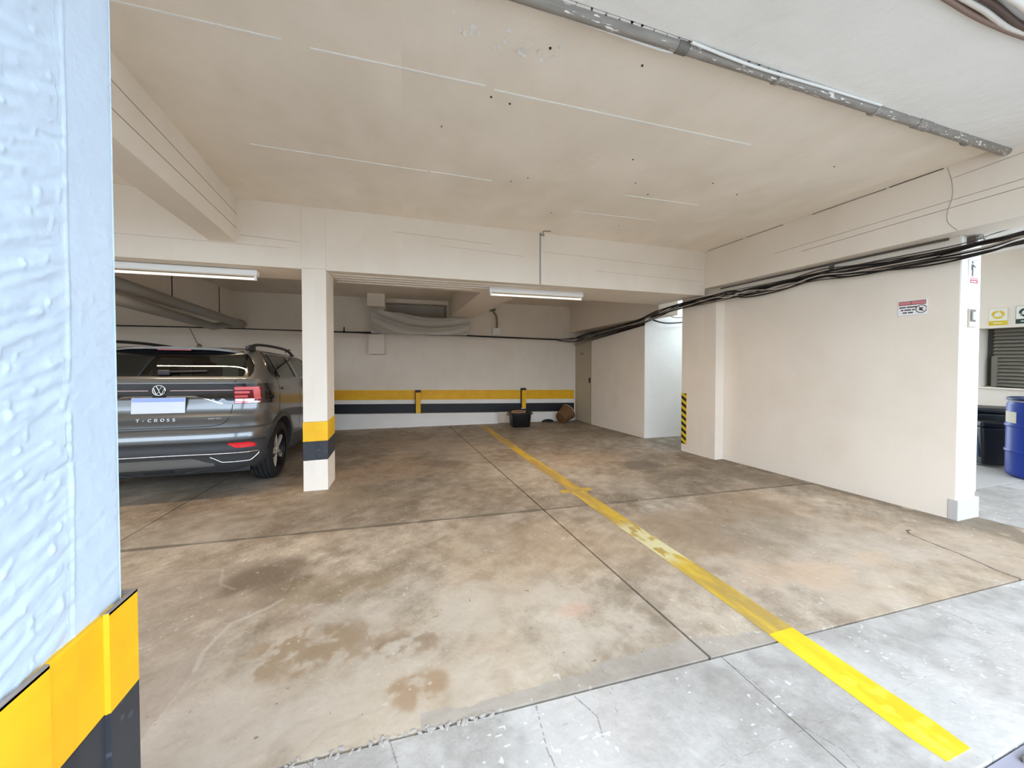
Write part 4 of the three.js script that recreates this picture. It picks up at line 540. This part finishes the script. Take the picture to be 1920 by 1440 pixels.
    mesh('side_crease', side(s, 0.36, -2.9, 1.0, 1.018, 30, 2, 0.006, 0.01), mPaint, car);
    for (const z of [-0.10, -1.0]) { const h = mesh('door_handle', rbox(-0.012, 0.018, -0.016, 0.016, -0.11, 0.11, 0.010, 3), mPaint, car); h.position.set(s * (sideX(z, 1.035) + 0.014), 1.035, z); }
    const mi = new THREE.SphereGeometry(0.12, 20, 14); mi.scale(0.9, 0.72, 0.5); mi.translate(s * 0.97, 1.13, -1.62); mesh('door_mirror', [mi, rod([s * 0.82, 1.10, -1.64], [s * 0.93, 1.11, -1.63], 0.025, 10)], mGloss, car);
    mesh('roof_rail', [tube([[s * 0.62, 1.462, 0.30], [s * 0.625, 1.505, 0.20], [s * 0.63, 1.535, 0.0], [s * 0.635, 1.548, -0.5], [s * 0.632, 1.535, -1.0], [s * 0.62, 1.475, -1.32]], 0.017, 50, 10), rbox(s * 0.62 - 0.02, s * 0.62 + 0.02, 1.45, 1.515, 0.12, 0.30, 0.015, 3)], mBlack, car);
  }
  mesh('windscreen', patch((u, v) => { const y = lerp(1.15, 1.452, v), x = lerp(-0.80, 0.80, u) * W(y); return V(x, y, frontZ(x, y)); }, 24, 10, -0.004, 0.004), mScreen, car);
  // spoiler over the rear window
  mesh('roof_spoiler', patch((u, v) => { const x = lerp(-0.60, 0.60, u), y = 1.488 - 0.05 * (x / 0.6) ** 4 - 0.02 * v, k = lerp(0.10, 0.335, v) - 0.09 * (Math.abs(x) / 0.6) ** 3 * v; return V(x, y, k); }, 30, 8, 0.004, 0.022), mPaint, car);
  mesh('brake_light', rbox(-0.14, 0.14, 1.438, 1.450, 0.318, 0.326, 0.003), mRed, car);
  mesh('wiper', [rod([-0.02, 1.215, 0.475], [0.34, 1.225, 0.462], 0.008, 8), rbox(-0.05, 0.05, 1.18, 1.235, 0.46, 0.495, 0.015, 3)], mBlack, car);
  // black light band across the tailgate with the lamps at its ends
  const lo = (x) => lerp(0.975, 0.888, smooth(0.24, 0.56, Math.abs(x)));
  mesh('light_band', rearCol(-0.855, 0.855, lo, () => 1.10, 90, 8, 0.006, 0.014), mGloss, car);
  for (const s of [-1, 1]) {
    mesh('band_wrap', side(s, 0.44, 0.24, 0.888, 1.10, 8, 6, 0.005, 0.012), mGloss, car);
    const q = (a, b, c, d, m, o = 0.012, nm = 'lamp_segment') => { const p = mesh(nm, s > 0 ? rear(a, b, c, d, 10, 5, o, 0.008) : rear((y) => -(typeof b === 'function' ? b(y) : b), (y) => -(typeof a === 'function' ? a(y) : a), c, d, 10, 5, o, 0.008), m, tl); return p; };
    const tl = mesh('tail_lamp', s > 0 ? rear(0.592, 0.80, 0.892, 1.072, 14, 8, 0.009, 0.01) : rear(-0.80, -0.592, 0.892, 1.072, 14, 8, 0.009, 0.01), std(0x6d1a20, 0.2), car);
    q(0.60, 0.785, 1.035, 1.066, mPink); q((y) => 0.742 + (1.03 - y) * 0.05, 0.79, 0.935, 1.035, mPink); q(0.60, 0.715, 0.998, 1.022, mPink); q(0.60, 0.70, 0.948, 0.985, mRed); q(0.60, 0.70, 0.962, 0.978, mPink, 0.014); q(0.60, 0.745, 0.915, 0.94, mLampWhite); q(0.60, 0.79, 0.896, 0.912, mPink); q(0.70, 0.785, 0.896, 0.914, mLampWhite, 0.014);
  }
  for (const s of [-1, 1]) mesh('light_strip', rear(s > 0 ? 0.085 : -0.585, s > 0 ? 0.585 : -0.085, 1.030, 1.038, 30, 2, 0.009, 0.004), std(0xc9a7a2, 0.2, 0.3), car);
  mesh('band_edge', rearCol(-0.50, 0.50, (x) => lo(x) - 0.004, (x) => lo(x) + 0.004, 50, 2, 0.009, 0.008), mChrome, car);
  { // round badge on the tailgate
    const e = mesh('emblem', (() => { const g = new THREE.TorusGeometry(0.048, 0.0052, 10, 40); return metreUV(g); })(), mChrome, car); e.position.set(0, 1.036, rearZ(0, 1.036) + 0.010);
    const st = (pts) => pts.slice(1).map((p, i) => rod([pts[i][0], pts[i][1], 0], [p[0], p[1], 0], 0.0042, 8));
    mesh('emblem_upper_letter', st([[-0.022, 0.042], [0, -0.004], [0.022, 0.042]]), mChrome, e); mesh('emblem_lower_letter', st([[-0.043, 0.020], [-0.018, -0.043], [0, -0.008], [0.018, -0.043], [0.043, 0.020]]), mChrome, e);
    const d = new THREE.CylinderGeometry(0.048, 0.048, 0.004, 40); d.rotateX(Math.PI / 2); d.translate(0, 0, -0.005); mesh('emblem_disc', d, mGloss, e);
  }
  { // blank number plate
    const p = mesh('number_plate', rbox(-0.207, 0.207, 0.815, 0.965, 0, 0.006, 0.003), std(0xdfe0e4, 0.4), car); p.position.z = rearZ(0, 0.89) + 0.016; p.userData.label = 'blank pale number plate';
    mesh('blue_strip', rbox(-0.203, 0.203, 0.925, 0.961, 0.0055, 0.0068, 0.0006), std(0x9fb0e0, 0.45), p);
    mesh('plate_bracket', rbox(-0.19, 0.19, 0.83, 0.95, -0.03, 0, 0.003), mBlack, p); mesh('plate_lamp', rbox(-0.05, 0.05, 0.968, 0.98, -0.01, 0.012, 0.004), mBlack, p);
  }
  { const letters = 'T-CROSS'.split(''), adv = [0.047, 0.04, 0.047, 0.047, 0.05, 0.044, 0.04]; let x = -0.155; letters.forEach((c, i) => { const g = new TextGeometry(c, { font, size: 0.032, depth: 0.005, curveSegments: 4 }); g.scale(1.15, 0.9, 1); const m = mesh('letter', metreUV(g), mChrome, car); m.position.set(x, 0.738, rearZ(0, 0.75) + 0.001); x += adv[i]; }); }
  mesh('model_badge', [rear(0.40, 0.455, 0.748, 0.757, 4, 2, 0.005, 0.006), rear(0.462, 0.51, 0.748, 0.757, 4, 2, 0.005, 0.006)], mChrome, car);
  // tailgate shut lines
  const shut = (pts) => { const c = pts.map(([x, y]) => [x, y, rearZ(x, y) + 0.0005]); return tube(c, 0.0032, 40, 6); };
  mesh('tailgate_gap', [shut([[0.60, 1.14], [0.60, 1.11]]), shut([[-0.60, 1.14], [-0.60, 1.11]]), shut([[0.582, 0.885], [0.578, 0.82], [0.565, 0.755], [0.53, 0.71], [0.46, 0.68], [0.3, 0.673], [0, 0.672], [-0.3, 0.673], [-0.46, 0.68], [-0.53, 0.71], [-0.565, 0.755], [-0.578, 0.82], [-0.582, 0.885]])], mBlack, car);
  // bumper: dark lower part with reflectors and bright outline
  mesh('lower_bumper', rear(-0.845, 0.845, 0.205, 0.535, 70, 14, 0.004, 0.012), mClad, car);
  for (const s of [-1, 1]) mesh('rear_reflector', rearCol(s * 0.585, s * 0.785, (x) => lerp(0.492, 0.455, smooth(0.58, 0.66, Math.abs(x))), (x) => lerp(0.512, 0.508, (Math.abs(x) - 0.58) / 0.2) - 0.03 * smooth(0.74, 0.79, Math.abs(x)), 20, 3, 0.010, 0.008), new THREE.MeshPhysicalMaterial({ color: 0xe0101c, roughness: 0.2, clearcoat: 1 }), car);
  { const tr = (pts, r = 0.007) => tube(pts.map(([x, y]) => [x, y, rearZ(x, y) + 0.010 + 0.022 * (Math.abs(x) / 0.85) ** 3]), r, 90, 8, 0.2); mesh('chrome_trim', [tr(Array.from({ length: 25 }, (_, i) => [-0.804 + i * 0.067, 0.416 - 0.012 * ((i - 12) / 12) ** 2]))], mChrome, car); for (const s of [-1, 1]) mesh('exhaust_trim', [tr([[s * 0.44, 0.378], [s * 0.49, 0.345], [s * 0.53, 0.318], [s * 0.62, 0.313], [s * 0.74, 0.312], [s * 0.78, 0.345], [s * 0.81, 0.385], [s * 0.80, 0.408]], 0.008)], mChrome, car); }
  mesh('diffuser', rearCol(-0.46, 0.46, () => 0.285, (x) => 0.375 - 0.06 * smooth(0.28, 0.45, Math.abs(x)), 40, 5, 0.010, 0.02), std(0x77746f, 0.45, 0.3), car); mesh('tow_cover', rear(-0.12, 0.12, 0.225, 0.262, 8, 3, 0.008, 0.01), mPlastic, car);
  mesh('underbody', box(-0.72, 0.72, 0.19, 0.30, -3.2, 0.42), mBlack, car);
  // antenna
  mesh('antenna', [rod([0.06, 1.508, 0.02], [0.035, 1.70, 0.16], 0.004, 8, 0.0028), (() => { const g = new THREE.ConeGeometry(0.03, 0.035, 16); g.translate(0.062, 1.522, 0.01); return g; })()], mBlack, car);
  // front end
  mesh('grille', patch((u, v) => { const x = lerp(-0.62, 0.62, u), y = lerp(0.62, 0.76, v); return V(x, y, frontZ(x, y)); }, 20, 5, 0.006, 0.012), mGloss, car);
  for (const s of [-1, 1]) mesh('headlamp', patch((u, v) => { const x = s * lerp(0.60, 0.82, u), y = lerp(0.63, 0.76, v); return V(x, y, frontZ(x, y)); }, 10, 5, 0.008, 0.014), std(0xd9dde0, 0.15), car);
  mesh('front_bumper', patch((u, v) => { const x = lerp(-0.8, 0.8, u), y = lerp(0.215, 0.40, v); return V(x, y, frontZ(x, y)); }, 30, 6, 0.006, 0.012), mClad, car);
  // wheels
  const tyreProf = []; { const r = 0.325, w = 0.102; for (const [x, y] of [[-w, 0.225], [-w - 0.006, 0.26], [-w - 0.002, 0.295], [-w + 0.012, 0.315], [-0.068, 0.3225], [-0.066, 0.314], [-0.056, 0.314], [-0.054, 0.324], [-0.03, 0.325], [-0.028, 0.315], [-0.018, 0.315], [-0.016, 0.325], [0.016, 0.325], [0.018, 0.315], [0.028, 0.315], [0.030, 0.325], [0.054, 0.324], [0.056, 0.314], [0.066, 0.314], [0.068, 0.3225], [w - 0.012, 0.315], [w + 0.002, 0.295], [w + 0.006, 0.26], [w, 0.225]]) tyreProf.push(new THREE.Vector2(y, x)); }
  const tyre = new THREE.LatheGeometry(tyreProf, 64); const tyreG = metreUV(toCreasedNormals(tyre, 0.5)); tyreG.rotateZ(-Math.PI / 2);
  const rimG = new THREE.LatheGeometry([[0.001, 0.03], [0.05, 0.03], [0.19, 0.0], [0.20, 0.075], [0.218, 0.095], [0.226, 0.098], [0.227, -0.09], [0.21, -0.09]].map((q) => new THREE.Vector2(...q)), 56); rimG.rotateZ(-Math.PI / 2);
  const spokeG = (() => { const sh = new THREE.Shape(); sh.moveTo(-0.012, 0.03); sh.lineTo(0.012, 0.03); sh.lineTo(0.026, 0.13); sh.lineTo(0.020, 0.212); sh.lineTo(-0.020, 0.212); sh.lineTo(-0.026, 0.13); const hole = new THREE.Path(); hole.moveTo(-0.003, 0.07); hole.lineTo(-0.012, 0.13); hole.lineTo(-0.009, 0.197); hole.lineTo(0.009, 0.197); hole.lineTo(0.012, 0.13); hole.lineTo(0.003, 0.07); sh.holes.push(hole); const g = new THREE.ExtrudeGeometry(sh, { depth: 0.02, bevelEnabled: true, bevelSize: 0.003, bevelThickness: 0.003, bevelSegments: 1 }); g.rotateY(Math.PI / 2); g.translate(0.055, 0, 0); return g; })();
  const mTyre = std(0x1b1b1c, 0.85), mRim = std(0x17171a, 0.4, 0.5), mSpoke = std(0xe2dfda, 0.3, 0.55);
  for (const s of [-1, 1]) for (const z of [0, -2.65]) {
    const w = mesh('wheel', tyreG, mTyre, car); w.position.set(s * 0.762, 0.325, z); if (s < 0) w.rotation.y = Math.PI; w.rotation.x = s * 0.35;
    mesh('rim', rimG, mRim, w); for (let k = 0; k < 5; k++) { const p = mesh('spoke', spokeG, mSpoke, w); p.rotation.x = k * 2 * Math.PI / 5; } const hc = new THREE.CylinderGeometry(0.034, 0.036, 0.03, 24); hc.rotateZ(-Math.PI / 2); hc.translate(0.068, 0, 0); mesh('hub_cap', hc, mSpoke, w);
  }
}
scene.traverse((o) => { if (o.isMesh) { o.castShadow = true; o.receiveShadow = true; } });
renderer.render(scene, camera);
